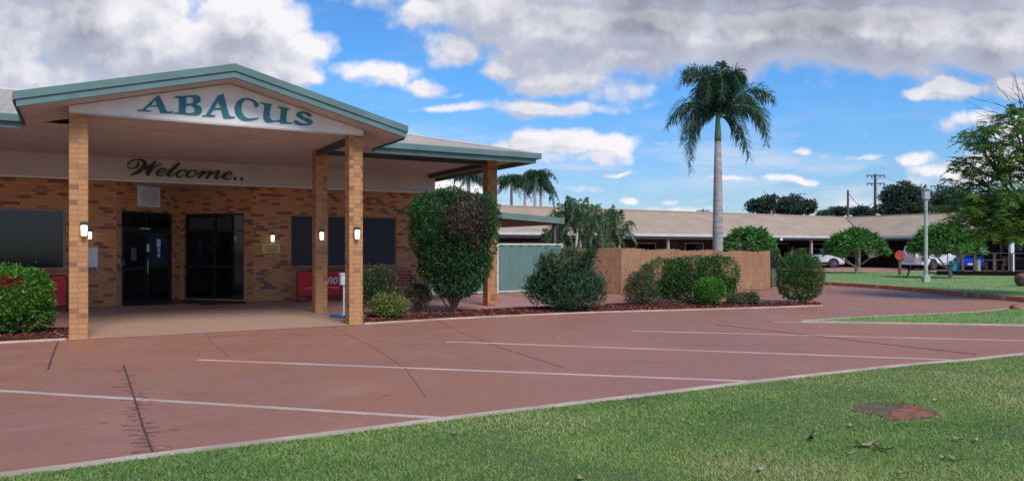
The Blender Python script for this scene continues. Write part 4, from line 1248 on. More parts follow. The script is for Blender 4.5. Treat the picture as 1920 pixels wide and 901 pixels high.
# ================================================================== vehicles
def car(name, label, cat, loc, rz_, paint, prof, L, Wd, wheel_r, axle, belt, parts=None, scale=1.0):
    """prof: list of (x, z_bottom, z_belt, z_roof) from the front (x = L/2) to the back; roof = belt where there is no cabin"""
    t = thing(name, label, cat, loc, rz_)
    hw = Wd / 2
    V = []; Fq = []
    for (x, zb, zl_, zr_, k) in prof:
        h1 = hw * k
        if zr_ > zl_ + .02: hr = h1 * .80
        else: hr = h1 * .86; 
        ring = [(x, -h1 * .92, zb), (x, -h1, zb + .18), (x, -h1, zl_ - .10), (x, -h1 * .96, zl_), (x, -hr, max(zr_ - .05, zl_ + .01)), (x, -hr * .8, max(zr_, zl_ + .03)),
                (x, hr * .8, max(zr_, zl_ + .03)), (x, hr, max(zr_ - .05, zl_ + .01)), (x, h1 * .96, zl_), (x, h1, zl_ - .10), (x, h1, zb + .18), (x, h1 * .92, zb)]
        V += ring
    n = 12
    for i in range(len(prof) - 1):
        for j in range(n):
            a = i * n + j; b = i * n + (j + 1) % n
            Fq.append((a, b, b + n, a + n))
    Fq.append(tuple(range(n - 1, -1, -1))); Fq.append(tuple((len(prof) - 1) * n + j for j in range(n)))
    body = MB().add(V, Fq).build('body', paint, t, bevel=.03)
    for k, ax in enumerate(axle):
        for sy in (-1, 1):
            arch = MB().disc((ax, sy * (hw - .02), wheel_r + .03), (0, 1, 0), wheel_r + .075, .07, 24).build('wheel_arch', M['carblack'], t)
            w_ = MB().disc((ax, sy * (hw - .08), wheel_r), (0, 1, 0), wheel_r, .24, 24).build('wheel', M['tyre'], t, bevel=.02)
            rm = MB().disc((ax, sy * (hw + .035), wheel_r), (0, 1, 0), wheel_r * .22, .03, 16)
            for s5 in range(5):
                an = s5 * 2 * math.pi / 5
                rm.tube([(ax, sy * (hw + .042), wheel_r), (ax + math.cos(an) * wheel_r * .62, sy * (hw + .042), wheel_r + math.sin(an) * wheel_r * .62)], .03, 5)
            rm.tube([(ax + wheel_r * .64 * math.cos(i * math.pi / 10), sy * (hw + .04), wheel_r + wheel_r * .64 * math.sin(i * math.pi / 10)) for i in range(21)], .02, 5)
            rm.build('rim', M['rim'], w_)
    return t

# white suv nose to the right
ux = AT(1550, 63.5)
suv = car('parked_car', 'white suv with black lower trim parked under verandah behind frangipani', 'car', (ux[0] - 1.05, ux[1], .05), math.radians(-14), M['carwhite'],
          [(2.28, .42, .78, .78, .80), (2.15, .30, .92, .92, .92), (1.65, .28, 1.02, 1.02, 1.0), (1.05, .26, 1.08, 1.10, 1.0), (.35, .24, 1.10, 1.60, 1.0), (-.3, .24, 1.10, 1.68, 1.0),
           (-1.3, .24, 1.12, 1.66, 1.0), (-1.9, .28, 1.12, 1.55, .98), (-2.25, .40, 1.05, 1.06, .90)], 4.5, 1.84, .36, (1.38, -1.33), 1.1)
for sy in (-1, 1):
    y0 = sy * .925; y1 = sy * .79
    MB().add([(.72, y0 * .965, 1.13), (-.45, y0 * .965, 1.13), (-.40, y1 * .955, 1.60), (.28, y1 * .955, 1.58)], [(0, 1, 2, 3) if sy < 0 else (3, 2, 1, 0)]).build('side_window', M['glass'], suv)
    MB().add([(-.52, y0 * .965, 1.13), (-1.65, y0 * .965, 1.15), (-1.75, y1 * .955, 1.52), (-.47, y1 * .955, 1.60)], [(0, 1, 2, 3) if sy < 0 else (3, 2, 1, 0)]).build('side_window', M['glass'], suv)
    MB().box(2.02, 2.20, sy * .72 - .17, sy * .72 + .17, .80, .90).build('headlight', M['rim'], suv, bevel=.02)
    MB().box(-1.0, .95, sy * .925 - .012, sy * .925 + .012, .30, .50).build('side_skirt', M['carblack'], suv)
    MB().box(.62, .74, sy * 1.0 - .08, sy * 1.0 + .08, 1.10, 1.22).build('mirror', M['carwhite'], suv, bevel=.02)
MB().add([(1.10, -.70, 1.14), (1.10, .70, 1.14), (.40, .60, 1.61), (.40, -.60, 1.61)], [(0, 1, 2, 3)]).build('windscreen', M['glass'], suv)
MB().box(2.10, 2.31, -.70, .70, .30, .66).build('bumper', M['carblack'], suv, bevel=.03)
MB().box(2.18, 2.30, -.45, .45, .68, .80).build('grille', M['carblack'], suv, bevel=.01)

# white four wheel drive, rear end towards us with spare wheel cover
wx = AT(1722, 55.5)
fwd = car('parked_car', 'white four wheel drive with cream spare wheel cover on its back door', 'car', (wx[0] + 1.7, wx[1] + 1.2, .05), math.radians(28), M['carwhite'],
          [(2.30, .50, .95, .95, .92), (2.15, .42, 1.06, 1.06, 1.0), (1.1, .40, 1.12, 1.14, 1.0), (.75, .38, 1.14, 1.40, 1.0), (.35, .38, 1.14, 1.86, 1.0), (-1.0, .38, 1.14, 1.88, 1.0),
           (-2.15, .38, 1.14, 1.84, 1.0), (-2.32, .50, 1.12, 1.15, .97)], 4.7, 1.86, .39, (1.42, -1.30), 1.1)
MB().add([(-2.30, -.70, 1.19), (-2.30, .70, 1.19), (-2.19, .66, 1.70), (-2.19, -.66, 1.70)], [(3, 2, 1, 0)]).build('rear_window', M['glass'], fwd)
MB().disc((-2.43, -.05, 1.02), (1, 0, 0), .37, .24, 28).build('spare_wheel_cover', M['carcream'], fwd, bevel=.04)
MB().box(-2.50, -2.30, -.86, .86, .42, .58).build('bumper', M['white'], fwd, bevel=.03)
for sy in (-1, 1):
    MB().box(-2.36, -2.30, sy * .80 - .10, sy * .80 + .10, .72, .98).build('tail_light', M['benchred'], fwd, bevel=.01)
    for x0, x1 in ((-.3, .42), (-1.15, -.36), (-2.0, -1.22)):
        MB().add([(x0, sy * .905, 1.18), (x1, sy * .905, 1.18), (x1 - (.12 if x1 > .3 else 0), sy * .765, 1.74), (x0, sy * .765, 1.74)], [(0, 1, 2, 3) if sy > 0 else (3, 2, 1, 0)]).build('side_window', M['glass'], fwd)

bx = AT(1836, 55)
bl = car('parked_car', 'bright blue hatchback in shade behind the railing', 'car', (bx[0] + .2, bx[1] + 1.5, .05), math.radians(-118), M['carblue'],
         [(2.05, .35, .70, .70, .85), (1.9, .26, .84, .84, .96), (1.1, .24, .96, .98, 1.0), (.3, .22, 1.0, 1.42, 1.0), (-.9, .22, 1.0, 1.45, 1.0), (-1.8, .26, 1.0, 1.25, .98), (-2.05, .38, .92, .94, .90)], 4.1, 1.72, .31, (1.25, -1.25), 1.0)
MB().add([(1.12, -.62, 1.0), (1.12, .62, 1.0), (.36, .55, 1.42), (.36, -.55, 1.42)], [(0, 1, 2, 3)]).build('windscreen', M['glass'], bl)
MB().box(1.98, 2.07, -.24, .24, .42, .54).build('number_plate', M['white'], bl)
for sy in (-1, 1): MB().box(1.90, 2.0, sy * .62 - .15, sy * .62 + .15, .66, .76).build('headlight', M['rim'], bl, bevel=.02)

# ================================================================== furniture of the far lawn
x, y, _ = G(1736, 528, .13)
t = thing('lamp_post', 'pale green lamp post with square grey lantern on the lawn', 'lamp post', (x, y, .13))
ztop = ZY(373, y) - .13
MB().tube([(0, 0, 0), (0, 0, ztop)], [.085, .075], 12).build('pole', M['lampgreen'], t, smooth=False)
MB().box(-.14, .14, -.14, .14, 0, .28).build('base', M['lampgreen'], t, bevel=.02)
MB().add([(-.12, -.12, ztop), (.12, -.12, ztop), (.12, .12, ztop), (-.12, .12, ztop), (-.14, -.14, ztop + .42), (.14, -.14, ztop + .42), (.14, .14, ztop + .42), (-.14, .14, ztop + .42)],
         [(0, 3, 2, 1), (4, 5, 6, 7), (0, 1, 5, 4), (1, 2, 6, 5), (2, 3, 7, 6), (3, 0, 4, 7)]).build('lantern', M['lantern'], t, bevel=.01)
MB().box(-.20, .20, -.20, .20, ztop + .425, ztop + .46).build('lantern_cap', M['lantern'], t, bevel=.01)

x, y, _ = G(1687, 515, .13)
t = thing('round_sign', 'faded red round sign on a timber post in the lawn', 'sign', (x, y, .13))
zc = ZY(478, y) - .13
MB().box(-.07, .07, -.05, .05, 0, zc - .2).build('post', M['wood'], t)
MB().disc((-.02, -.07, zc), (.2, 1, 0), .28, .03, 28).build('disc', M['signred'], t)
MB().box(.06, .26, -.045, -.03, zc - .24, zc + .20).build('backing', M['signred'], t)

x, y, _ = G(1700, 521, .13)
t = MB().tube([(0, 0, 0), (.22, 0, .62)], .045, 8).disc((.22, 0, .63), (.3, 0, 1), .06, .05, 10).build('bollard', M['carblack'])
t.location = (x, y, .13); tag(t, 'short black leaning garden light post on the far lawn', 'bollard')

# low deck edge with railing
d0 = AT(1768, 43.0); d1_ = AT(2010, 41.0)
Ld = math.hypot(d1_[0] - d0[0], d1_[1] - d0[1]); ra = math.atan2(d1_[1] - d0[1], d1_[0] - d0[0])
t = thing('patio_deck', 'low dark edged patio with tan paving beyond the lawn', 'deck', (d0[0], d0[1], .0), ra)
MB().box(-.3, Ld, 0, .14, 0, .38).build('edge', M['deckedge'], t)
MB().box(0, Ld, .141, 4.2, 0, .26).build('paving', M['conc'], t)
t = thing('railing', 'dark metal railing with slim bars along the patio edge', 'railing', (d0[0], d0[1], .30), ra)
MB().tube([(.2, .07, 1.1), (Ld, .07, 1.1)], .022, 6).tube([(3.6, .07, .12), (Ld, .07, .12)], .016, 6).build('rail', M['carblack'], t)
for x in (.25, 2.0, 3.6, 5.4, 7.0): MB().tube([(x, .07, 0), (x, .07, 1.1)], .022, 6).build('post', M['carblack'], t)
mb = MB()
for k in range(30):
    mb.tube([(3.7 + .115 * k, .07, .12), (3.7 + .115 * k, .07, 1.1)], .008, 5)
mb.build('bars', M['carblack'], t)
# things on the patio
def on_deck(px, dy):
    p = AT(px, 43.0 - (px - 1768) * .008)
    return (p[0] + -math.sin(ra) * dy, p[1] + math.cos(ra) * dy, .26)
t = thing('bin', 'turquoise bin on the patio beside the frangipani trunk', 'bin', on_deck(1793, .5))
MB().add([(-.20, -.18, 0), (.20, -.18, 0), (.20, .18, 0), (-.20, .18, 0), (-.22, -.2, .64), (.22, -.2, .64), (.22, .2, .64), (-.22, .2, .64)],
         [(0, 3, 2, 1), (4, 5, 6, 7), (0, 1, 5, 4), (1, 2, 6, 5), (2, 3, 7, 6), (3, 0, 4, 7)]).build('body', M['bluebin'], t, bevel=.04)
MB().box(-.23, .23, -.21, .21, .644, .69).build('lid', M['bluebin'], t, bevel=.02)
t = thing('bin', 'tall silver cylindrical bin on the patio behind the railing', 'bin', on_deck(1837, .45))
MB().tube([(0, 0, 0), (0, 0, .70)], .15, 20).build('body', M['silver'], t)
MB().tube([(0, 0, .702), (0, 0, .74)], .16, 20).build('lid', M['silver'], t)
mt = thing('outdoor_table', 'dark metal outdoor table on the patio behind the railing', 'table', on_deck(1872, 1.3))
MB().box(-.6, .6, -.4, .4, .72, .75).build('tabletop', M['wood'], mt)
for sx in (-.52, .52):
    for sy in (-.33, .33): MB().tube([(sx, sy, 0), (sx, sy, .72)], .022, 6).build('leg', M['wood'], mt)
def chair(loc, rz_, label):
    t = thing('outdoor_chair', label, 'chair', loc, rz_, 'dark outdoor chairs on the patio')
    MB().box(-.23, .23, -.23, .23, .43, .46).build('seat', M['wood'], t)
    mb = MB()
    for k in range(4): mb.box(-.20 + .12 * k, -.16 + .12 * k, .22, .245, .46, .92)
    mb.box(-.23, .23, .215, .25, .90, .96)
    mb.build('backrest', M['wood'], t)
    for sx in (-.21, .21):
        for sy in (-.21, .21): MB().tube([(sx, sy, 0), (sx, sy, .43)], .018, 6).build('leg', M['wood'], t)
chair(on_deck(1852, 1.3), math.radians(95), 'dark outdoor chair left of the patio table')
chair(on_deck(1893, 1.35), math.radians(-80), 'dark outdoor chair right of the patio table')
px_, py_, _ = on_deck(1907, 1.0)
pp = thing('patio_post', 'white square post at the patio under the feathery tree', 'post', (px_, py_, .26))
MB().box(-.10, .10, -.10, .10, 0, 2.9).build('shaft', M['white'], pp)
MB().box(-.13, .13, -.13, .13, 0.001, .05).build('foot', M['white'], pp)
pw = on_deck(1808, .25)
for px_, lb in ((1806, 'grey timber upright left of the silver bin'), (1829, 'grey timber upright touching the silver bin'), (1866, 'grey timber upright before the patio table'), (1898, 'grey timber upright nearest the white post')):
    o = MB().box(-.07, .07, -.05, .05, 0, 1.08).box(-.09, .09, -.07, .07, 1.082, 1.11).build('timber_upright', M['wood'])
    o.location = on_deck(px_, .2); tag(o, lb, 'post', 'timber uprights along the patio edge')

# boulder
def boulder(loc, r, label):
    mb = MB().ball((0, 0, 0), r * 1.15, r, r * .75, 16, 10)
    vs = []
    for (x, y, z) in mb.v:
        k = 1 + .12 * math.sin(3.1 * x / r + 1) * math.cos(2.3 * y / r) + .09 * math.sin(5 * z / r + 2 * x / r)
        vs.append((x * k, y * k, z * k))
    mb.v = vs
    o = mb.build('boulder', M['boulder'], smooth=True); o.location = loc
    tag(o, label, 'boulder')
x, y, _ = G(1922, 536, .13); boulder((x, y, .38), .38, 'reddish brown boulder on the far lawn at the right')
x, y, _ = G(1903, 579, .02); boulder((x, y, .04), .13, 'small dark red stone on the island lawn edge')

# ================================================================== poles
def pole(px, D, ytop, label, arms, group='power poles behind the motel', wide=1.0, lean=0):
    x, y, _ = AT(px, D)
    t = thing('power_pole', label, 'power pole', (x, y, 0), math.radians(lean))
    zt_ = ZY(ytop, D)
    MB().tube([(0, 0, 0), (0, 0, zt_)], [.20 * wide, .14 * wide], 10).build('shaft', M['polewood'], t)
    for (ya, hw_) in arms:
        z = ZY(ya, D); w_ = hw_ / FPX * D
        ar = MB().box(-w_, w_, -.18, -.06, z - .07, z + .07).build('crossarm', M['polewood'], t)
        for xx in (-w_ * .93, -w_ * .45, w_ * .5, w_ * .93): MB().tube([(xx, -.12, z - .30), (xx, -.12, z - .08)], [.06, .05], 8).build('insulator', M['steel_dark'], t)
        MB().tube([(-w_ * .5, -.2, z - .08), (0, -.2, z - .7)], .025, 5).tube([(w_ * .5, -.2, z - .08), (0, -.2, z - .7)], .025, 5).build('brace', M['polewood'], t)
    return t
pole(1641, 92, 326, 'timber power pole with two crossarms behind the motel roof', [(329, 17), (344, 17)])
pole(1759, 100, 345, 'timber power pole with one crossarm beside the lantern top', [(349, 15)])
pole(1318, 120, 392, 'distant power pole whose crossarm just clears the roof', [(395, 12)])
pole(1590, 80, 356, 'plain slim pole rising above the motel roof valley', [], wide=.75)
# sagging service wire between the slim pole and the tall pole
A_ = Vector((*AT(1590, 80)[:2], ZY(360, 80))); B_ = Vector((*AT(1641, 92)[:2], ZY(376, 92)))
pts = [tuple(A_.lerp(B_, i / 12) - Vector((0, 0, 1.1 * 4 * (i / 12) * (1 - i / 12)))) for i in range(13)]
tag(MB().tube(pts, .03, 5).build('service_wire', M['steel_dark']), 'sagging black wire between the slim pole and the crossarm pole', 'wire')
for k, (dz, dx) in enumerate(((329, 15), (344, 15))):
    A_ = Vector((*AT(1641 + dx, 92)[:2], ZY(dz, 92))); B_ = Vector((*AT(1759 + 10, 100)[:2], ZY(350, 100)))
    pts = [tuple(A_.lerp(B_, i / 12) - Vector((0, 0, .9 * 4 * (i / 12) * (1 - i / 12)))) for i in range(13)]
    tag(MB().tube(pts, .02, 5).build('power_line', M['steel_dark']), ('upper' if k == 0 else 'lower') + ' power line running right from the crossarm pole', 'wire', 'power lines')

# ================================================================== VEGETATION
def norm(v): return v / np.maximum(np.linalg.norm(v, axis=-1, keepdims=True), 1e-9)

def leaf_geo(P, D, L, W, droop=.15):
    """diamond leaves folded along the middle: P bases, D directions"""
    n = len(P)
    D = norm(D)
    up = norm(rng.normal(size=(n, 3)) + np.array([0, 0, 1.2]))
    S = norm(np.cross(D, up)); N = np.cross(S, D)
    L = (L * rng.uniform(.6, 1.25, n))[:, None]; W = (W * rng.uniform(.7, 1.2, n))[:, None]
    b = P; tip = P + D * L - N * L * droop
    mid = P + D * L * .5 + N * L * .05
    l = mid + S * W * .5 - N * W * .18; r = mid - S * W * .5 - N * W * .18
    V = np.stack([b, l, tip, r], 1).reshape(-1, 3)
    Q = np.arange(4 * n).reshape(-1, 4)
    return V, Q

def blob_points(blobs, n, shell=.55, power=2.4):
    """points in a union of super-ellipsoids, most of them near the skin"""
    vol = np.array([b[3] * b[4] * b[5] for b in blobs]) ** .75
    cnt = rng.multinomial(n, vol / vol.sum())
    PP, NN = [], []
    for b, c in zip(blobs, cnt):
        d = norm(rng.normal(size=(c, 3)))
        r = 1 / (np.abs(d) ** power).sum(1) ** (1 / power)
        rad = np.where(rng.random(c) < shell, rng.uniform(.86, 1.03, c), rng.random(c) ** .5)
        p = d * (r * rad)[:, None]
        # lumpiness of the surface
        lum = 1 + .07 * np.sin(p[:, 0] * 7 + b[0] * 3) * np.cos(p[:, 2] * 6 + p[:, 1] * 5) + .04 * np.sin(p[:, 0] * 17 + p[:, 2] * 13)
        p = p * lum[:, None]
        PP.append(p * np.array(b[3:6]) + np.array(b[:3])); NN.append(d)
    return np.concatenate(PP), np.concatenate(NN)

def stems(base, tips, r0, r1, bend=.12, sides=5):
    mb = MB()
    for tp in tips:
        b = Vector(base) + Vector((random.uniform(-1, 1), random.uniform(-1, 1), 0)) * r0 * 1.5
        e = Vector(tp); m = b.lerp(e, .5) + Vector((random.uniform(-1, 1), random.uniform(-1, 1), random.uniform(-.3, .6))) * bend * (e - b).length
        pts = [tuple((1 - t) ** 2 * b + 2 * t * (1 - t) * m + t * t * e) for t in (0, .25, .5, .75, 1)]
        mb.tube(pts, [r0, r0 * .85 + r1 * .15, (r0 + r1) / 2, r0 * .25 + r1 * .75, r1], sides)
    return mb

def shrub(name, label, cat, loc, blobs, n, lsize, lw, matn, stem_tips=None, sr=.02, outward=.8, upw=.3, odd=None, shell=.55, group=None, power=2.4, strays=.03, tone_hi=.82, droop=.15, bark='bark'):
    t = thing(name, label, cat, loc, 0, group)
    # uneven outline: small lobes riding on the big ones
    rs_ = random.Random(len(label) * 7 + n)
    extra = []
    for (x_, y_, z_, a_, b_, c_) in blobs:
        for _ in range(5):
            an = rs_.uniform(0, 6.28); el = rs_.uniform(-.5, 1.4); q_ = rs_.uniform(.16, .30); rr_ = rs_.uniform(.80, .98)
            extra.append((x_ + a_ * rr_ * math.cos(an) * math.cos(el), y_ + b_ * rr_ * math.sin(an) * math.cos(el), z_ + c_ * rr_ * math.sin(el), a_ * q_, b_ * q_, c_ * q_ * 1.2))
    P, N = blob_points(list(blobs) + extra, n, shell, power)
    # a few shoots that stand out of the outline
    k = int(n * strays)
    if k:
        idx = rng.choice(len(P), k)
        P[idx] += N[idx] * rng.uniform(.03, .20, (k, 1)) + np.array([0, 0, .03])
    P[:, 2] = np.maximum(P[:, 2], .02)
    D = N * outward + rng.normal(size=P.shape) * .65 + np.array([0, 0, upw])
    V, Q = leaf_geo(P, D, lsize, lw, droop)
    # colour of each leaf: random, in drifts
    drift = .5 + .5 * np.sin(P[:, 0] * 5.3 + 1.7 * np.sin(P[:, 2] * 4.1)) * np.cos(P[:, 1] * 4.7 + P[:, 2] * 3.3)
    tone = np.clip(.15 + .40 * rng.random(len(P)) + .32 * drift * rng.random(len(P)) + .1 * rng.normal(size=len(P)), 0, tone_hi)
    if odd:
        for (cx, cz, rx, rz_, prob, val) in odd:
            inside = ((P[:, 0] - cx) / rx) ** 2 + ((P[:, 2] - cz) / rz_) ** 2
            sel = (rng.random(len(P)) < prob * np.clip(1.5 - inside, 0, 1))
            tone[sel] = val + rng.uniform(-.03, .05, sel.sum())
    fast_mesh('foliage', V, Q, M[matn], t, np.repeat(tone, 4))
    if stem_tips:
        stems((0, 0, 0), stem_tips, sr, sr * .4).build('stems', M[bark], t, uv=False)
    return t

def rtips(blobs, n, zlo=.3):
    out = []
    for _ in range(n):
        b = random.choice(blobs)
        out.append((b[0] + random.uniform(-.7, .7) * b[3], b[1] + random.uniform(-.7, .7) * b[4], b[2] + random.uniform(-.2, .7) * b[5]))
    return out

# left hedge (rotated with the facade)
hx = F(-1.14, 1.02)
hb = [(-.6, 0, .74, 1.20, .72, .54), (-1.9, .1, .74, 1.2, .7, .54), (.05, -.02, .73, .62, .62, .51), (-.2, 0, .30, .9, .5, .24)]
hd = shrub('hedge', 'bright green clipped hedge with red new leaves at far left', 'hedge', (hx[0] + .02, hx[1], .03), hb, 30000, .062, .038, 'l_hedge', rtips(hb, 14), .018, power=3.4,
           strays=.008, odd=[(-.05, 1.02, .25, .09, .75, .96), (-.45, .72, .22, .17, .7, .96), (-1.0, .9, .2, .12, .6, .96)], shell=.7)
hd.rotation_euler = (0, 0, ANG)

# tall heart shaped bush
bx_, by_, _ = G(850, 589)
s_ = by_ / FPX
def P2(px, py, dy=0): return ((px - 850) * s_, dy, ZY(py, by_))
bb_ = []
for (px, py, rx, ry) in ((852, 415, 80, 50), (812, 398, 42, 34), (892, 400, 44, 34), (850, 470, 66, 50), (855, 522, 48, 38), (800, 445, 32, 46), (905, 450, 30, 46), (828, 495, 44, 40), (878, 500, 42, 40), (852, 545, 34, 16)):
    c = P2(px, py); bb_.append((c[0], random.uniform(-.05, .05), c[2], rx * s_, min(rx * s_ * .95, .95), ry * s_))
tips = [(random.uniform(-.55, .55), random.uniform(-.5, .5), random.uniform(.7, 1.6)) for _ in range(16)]
shrub('tall_shrub', 'tall heart shaped green bush with a brown bare patch on many stems', 'shrub', (bx_, by_, .04), bb_, 62000, .055, .034, 'l_dark', tips, .026,
      odd=[(.42, 2.42, .50, .55, .80, .92), (.62, 1.9, .28, .45, .5, .9), (-.1, 2.0, .2, .5, .25, .9), (0, .9, 1, .3, .1, .9)], shell=.72, power=2.3)

def px_shrub(name, label, px, py, blobs_px, n, ls, lw, mt, nst=8, sr=.014, dep=.9, **kw):
    x, y, _ = G(px, py, .03); s = y / FPX; bl_ = []
    for (bx2, by2, rx, ry) in blobs_px:
        bl_.append(((bx2 - px) * s, random.uniform(-.06, .06), ZY(by2, y) - .03, rx * s, rx * s * dep, ry * s))
    return shrub(name, label, 'shrub', (x, y, .03), bl_, n, ls, lw, mt, rtips(bl_, nst), sr, **kw)

px_shrub('shrub', 'sparse dark green shrub rising in front of the long window', 708, 592, [(705, 530, 26, 26), (722, 522, 22, 18), (695, 565, 16, 28)], 3800, .055, .032, 'l_dark', 14, .012, shell=.3, strays=.15, odd=[(.1, 1.0, .4, .3, .5, .92)])
px_shrub('shrub', 'small round variegated yellow green shrub by the right column', 731, 597, [(731, 573, 32, 20), (735, 580, 26, 16), (715, 568, 18, 16)], 6500, .055, .03, 'l_varieg', 8, .01, shell=.6, tone_hi=1)
px_shrub('shrub', 'small sparse dark shrub left of the tall bush stems', 784, 586, [(786, 553, 20, 20), (778, 545, 16, 13), (790, 567, 14, 10)], 2600, .05, .03, 'l_dark', 14, .010, shell=.3, strays=.12, odd=[(0, .5, .6, .6, .6, .93)])
# oleander: long narrow upright leaves
px_shrub('shrub', 'dark spiky oleander shrub in front of the green steel fence', 1062, 582, [(1062, 545, 50, 34), (1048, 512, 34, 26), (1085, 528, 30, 24), (1012, 545, 26, 20), (1114, 550, 18, 20), (1078, 492, 14, 20), (1108, 478, 10, 20), (1098, 498, 12, 16), (1028, 498, 16, 18), (1004, 530, 12, 10), (1122, 535, 9, 12), (1062, 480, 9, 14)], 12500, .17, .030, 'l_oleander', 30, .012, outward=.55, upw=.8, shell=.25, strays=.28, tone_hi=1, odd=[(-.1, 1.4, .5, .3, .4, .97)])
px_shrub('shrub', 'straggly grey green shrub at the left end of the long hedge', 1202, 573, [(1200, 540, 28, 28), (1190, 550, 20, 20), (1218, 555, 20, 16), (1198, 522, 20, 12)], 5200, .07, .022, 'l_grey', 22, .009, upw=.6, shell=.3, strays=.15, tone_hi=1)
px_shrub('hedge', 'long clipped green hedge before the brushwood fence', 1300, 566, [(1250, 520, 42, 34), (1300, 514, 50, 32), (1345, 512, 38, 30), (1300, 538, 62, 24), (1345, 540, 32, 18), (1245, 545, 26, 16)], 30000, .060, .036, 'l_mid', 22, .02, power=3.0, shell=.7, strays=.04, dep=.62)
px_shrub('shrub', 'small bright green rounded shrub in front of the long hedge', 1330, 573, [(1332, 543, 27, 22), (1326, 560, 16, 12)], 5200, .05, .034, 'l_hedge', 8, .012, shell=.6, tone_hi=.78)
px_shrub('shrub', 'low sprawling shrub at the right foot of the long hedge', 1395, 571, [(1392, 560, 26, 10), (1408, 558, 14, 10), (1376, 562, 12, 8)], 2600, .055, .03, 'l_grey', 10, .008, shell=.4, strays=.12)
px_shrub('shrub', 'round clipped green bush alone at the tip of the garden bed', 1500, 566, [(1500, 520, 40, 42), (1500, 535, 38, 26), (1490, 505, 30, 26), (1512, 510, 28, 28)], 15000, .055, .034, 'l_mid', 12, .02, power=2.6, shell=.72, odd=[(.5, .6, .2, .5, .5, .96)])

# frangipani trees: forked pale limbs ending in rosettes of long leaves
def frangipani(px, py, gz_, crown_px, label, nros=60, lsz=.30, D=None, trunk_px=None):
    if D is None: x, y, _ = G(px, py, gz_)
    else: x, y, _ = AT(px, D)
    s = y / FPX
    cx, cy, rx, ry = crown_px
    t = thing('frangipani_tree', label, 'tree', (x, y, gz_), 0, 'frangipani trees')
    R = rx * s; zc = ZY(cy + ry, y) - gz_; hz = 2 * ry * s
    ends = []
    while len(ends) < nros:
        a = random.uniform(0, 2 * math.pi); r = math.sqrt(random.random())
        ex = (cx - px) * s + R * r * math.cos(a) * .95; ey = R * r * math.sin(a) * .9
        ez = zc + hz * (1 - r ** 3.0) * random.uniform(.82, .93) + hz * .08
        ends.append((ex, ey, ez))
    fork = Vector(((cx - px) * s * .3, 0, zc * .35))
    mb = MB().tube([(0, 0, 0), tuple(fork * .5 + Vector((.02, 0, 0))), tuple(fork)], [.11, .095, .085], 8)
    mb.build('trunk', M['barkpale'], t, uv=False)
    mb = MB()
    prim = []
    for k in range(5):
        a = 2 * math.pi * k / 5 + random.uniform(-.3, .3)
        e = fork + Vector(((cx - px) * s * .6 + R * .48 * math.cos(a), R * .48 * math.sin(a), (zc - fork.z) * .75))
        m = fork.lerp(e, .5) + Vector((0, 0, -.05))
        mb.tube([tuple(fork), tuple(m), tuple(e)], [.055, .042, .034], 6); prim.append(e)
    for e in ends:
        ev = Vector(e); b = min(prim, key=lambda p: (p - ev).length)
        m = b.lerp(ev, .55) + Vector((0, 0, -.06))
        mb.tube([tuple(b), tuple(m), e], [.020, .016, .013], 5, caps=False)
    mb.build('limbs', M['barkpale'], t, uv=False)
    PP, DD = [], []
    for e in ends:
        k = 22
        a = rng.uniform(0, 2 * np.pi, k); el = rng.uniform(-.6, 1.0, k)
        d = np.stack([np.cos(a) * np.cos(el), np.sin(a) * np.cos(el), np.sin(el)], 1)
        PP.append(np.repeat([e], k, 0) + d * .02); DD.append(d)
    P = np.concatenate(PP); Dd = np.concatenate(DD)
    V, Q = leaf_geo(P, Dd, lsz, lsz * .27, .22)
    tone = np.clip(.2 + .6 * rng.random(len(P)) + .1 * rng.normal(size=len(P)), 0, .93)
    fast_mesh('crown', V, Q, M['l_plum'], t, np.repeat(tone, 4))
    return t
frangipani(1605, 512, .13, (1604, 456, 55, 22), 'low umbrella shaped frangipani with forked trunk before the white suv', 170, .40)
frangipani(1783, 521, .13, (1772, 450, 60, 25), 'broad frangipani with leaning trunk behind the pale green lamp post', 210, .38)
frangipani(1402, 0, 0, (1404, 456, 50, 25), 'rounded frangipani crown showing above the brushwood fence', 170, .36, D=38)

# ---------------- palms
def frond(base, ctrl, tip, npair, ll, lw_, droop, plume):
    b, c, e = Vector(base), Vector(ctrl), Vector(tip)
    spine = []
    for i in range(npair + 1):
        t = i / npair
        spine.append(((1 - t) ** 2 * b + 2 * t * (1 - t) * c + t * t * e))
    Vl, Tn = [], []
    for i in range(2, npair + 1):
        t = i / npair
        p = spine[i]; tg = (spine[i] - spine[i - 1]).normalized()
        side = tg.cross(Vector((0, 0, 1)))
        if side.length < .1: side = Vector((1, 0, 0))
        side.normalize()
        env = math.sin(math.pi * min(1, .12 + .88 * t) ** .8) ** .6 if t < .97 else .4
        for s in (-1, 1):
            for rep in range(2 if plume else 1):
                ph = random.uniform(-1.4, 1.4) if plume else 0
                nrm = side.cross(tg).normalized()
                sd2 = side * math.cos(ph) + nrm * math.sin(ph)
                l = ll * max(.25, env) * random.uniform(.8, 1.15)
                dirv_ = (sd2 * s * random.uniform(.7, 1.0) + tg * random.uniform(.45, .8) + (Vector((0, 0, -.1)) if plume else Vector((0, 0, random.uniform(-.5, .5))))).normalized()
                w = side.cross(dirv_).normalized() if abs(side.dot(dirv_)) < .99 else Vector((0, 0, 1))
                wv = (tg * .8 + w * .3).normalized() * lw_ * .5
                m = p + dirv_ * l * .5 + Vector((0, 0, -l * droop * .25)); q_ = p + dirv_ * l * .78 + Vector((0, 0, -l * droop))
                k = len(Vl)
                Vl += [p - wv * .5, p + wv * .5, m + wv, m - wv]
                Tn += [(k, k + 1, k + 2, k + 3), (k + 3, k + 2, k + 4, k + 4)]
                Vl += [q_]
                Tn[-1] = (k + 3, k + 2, k + 4)
    return spine, Vl, Tn

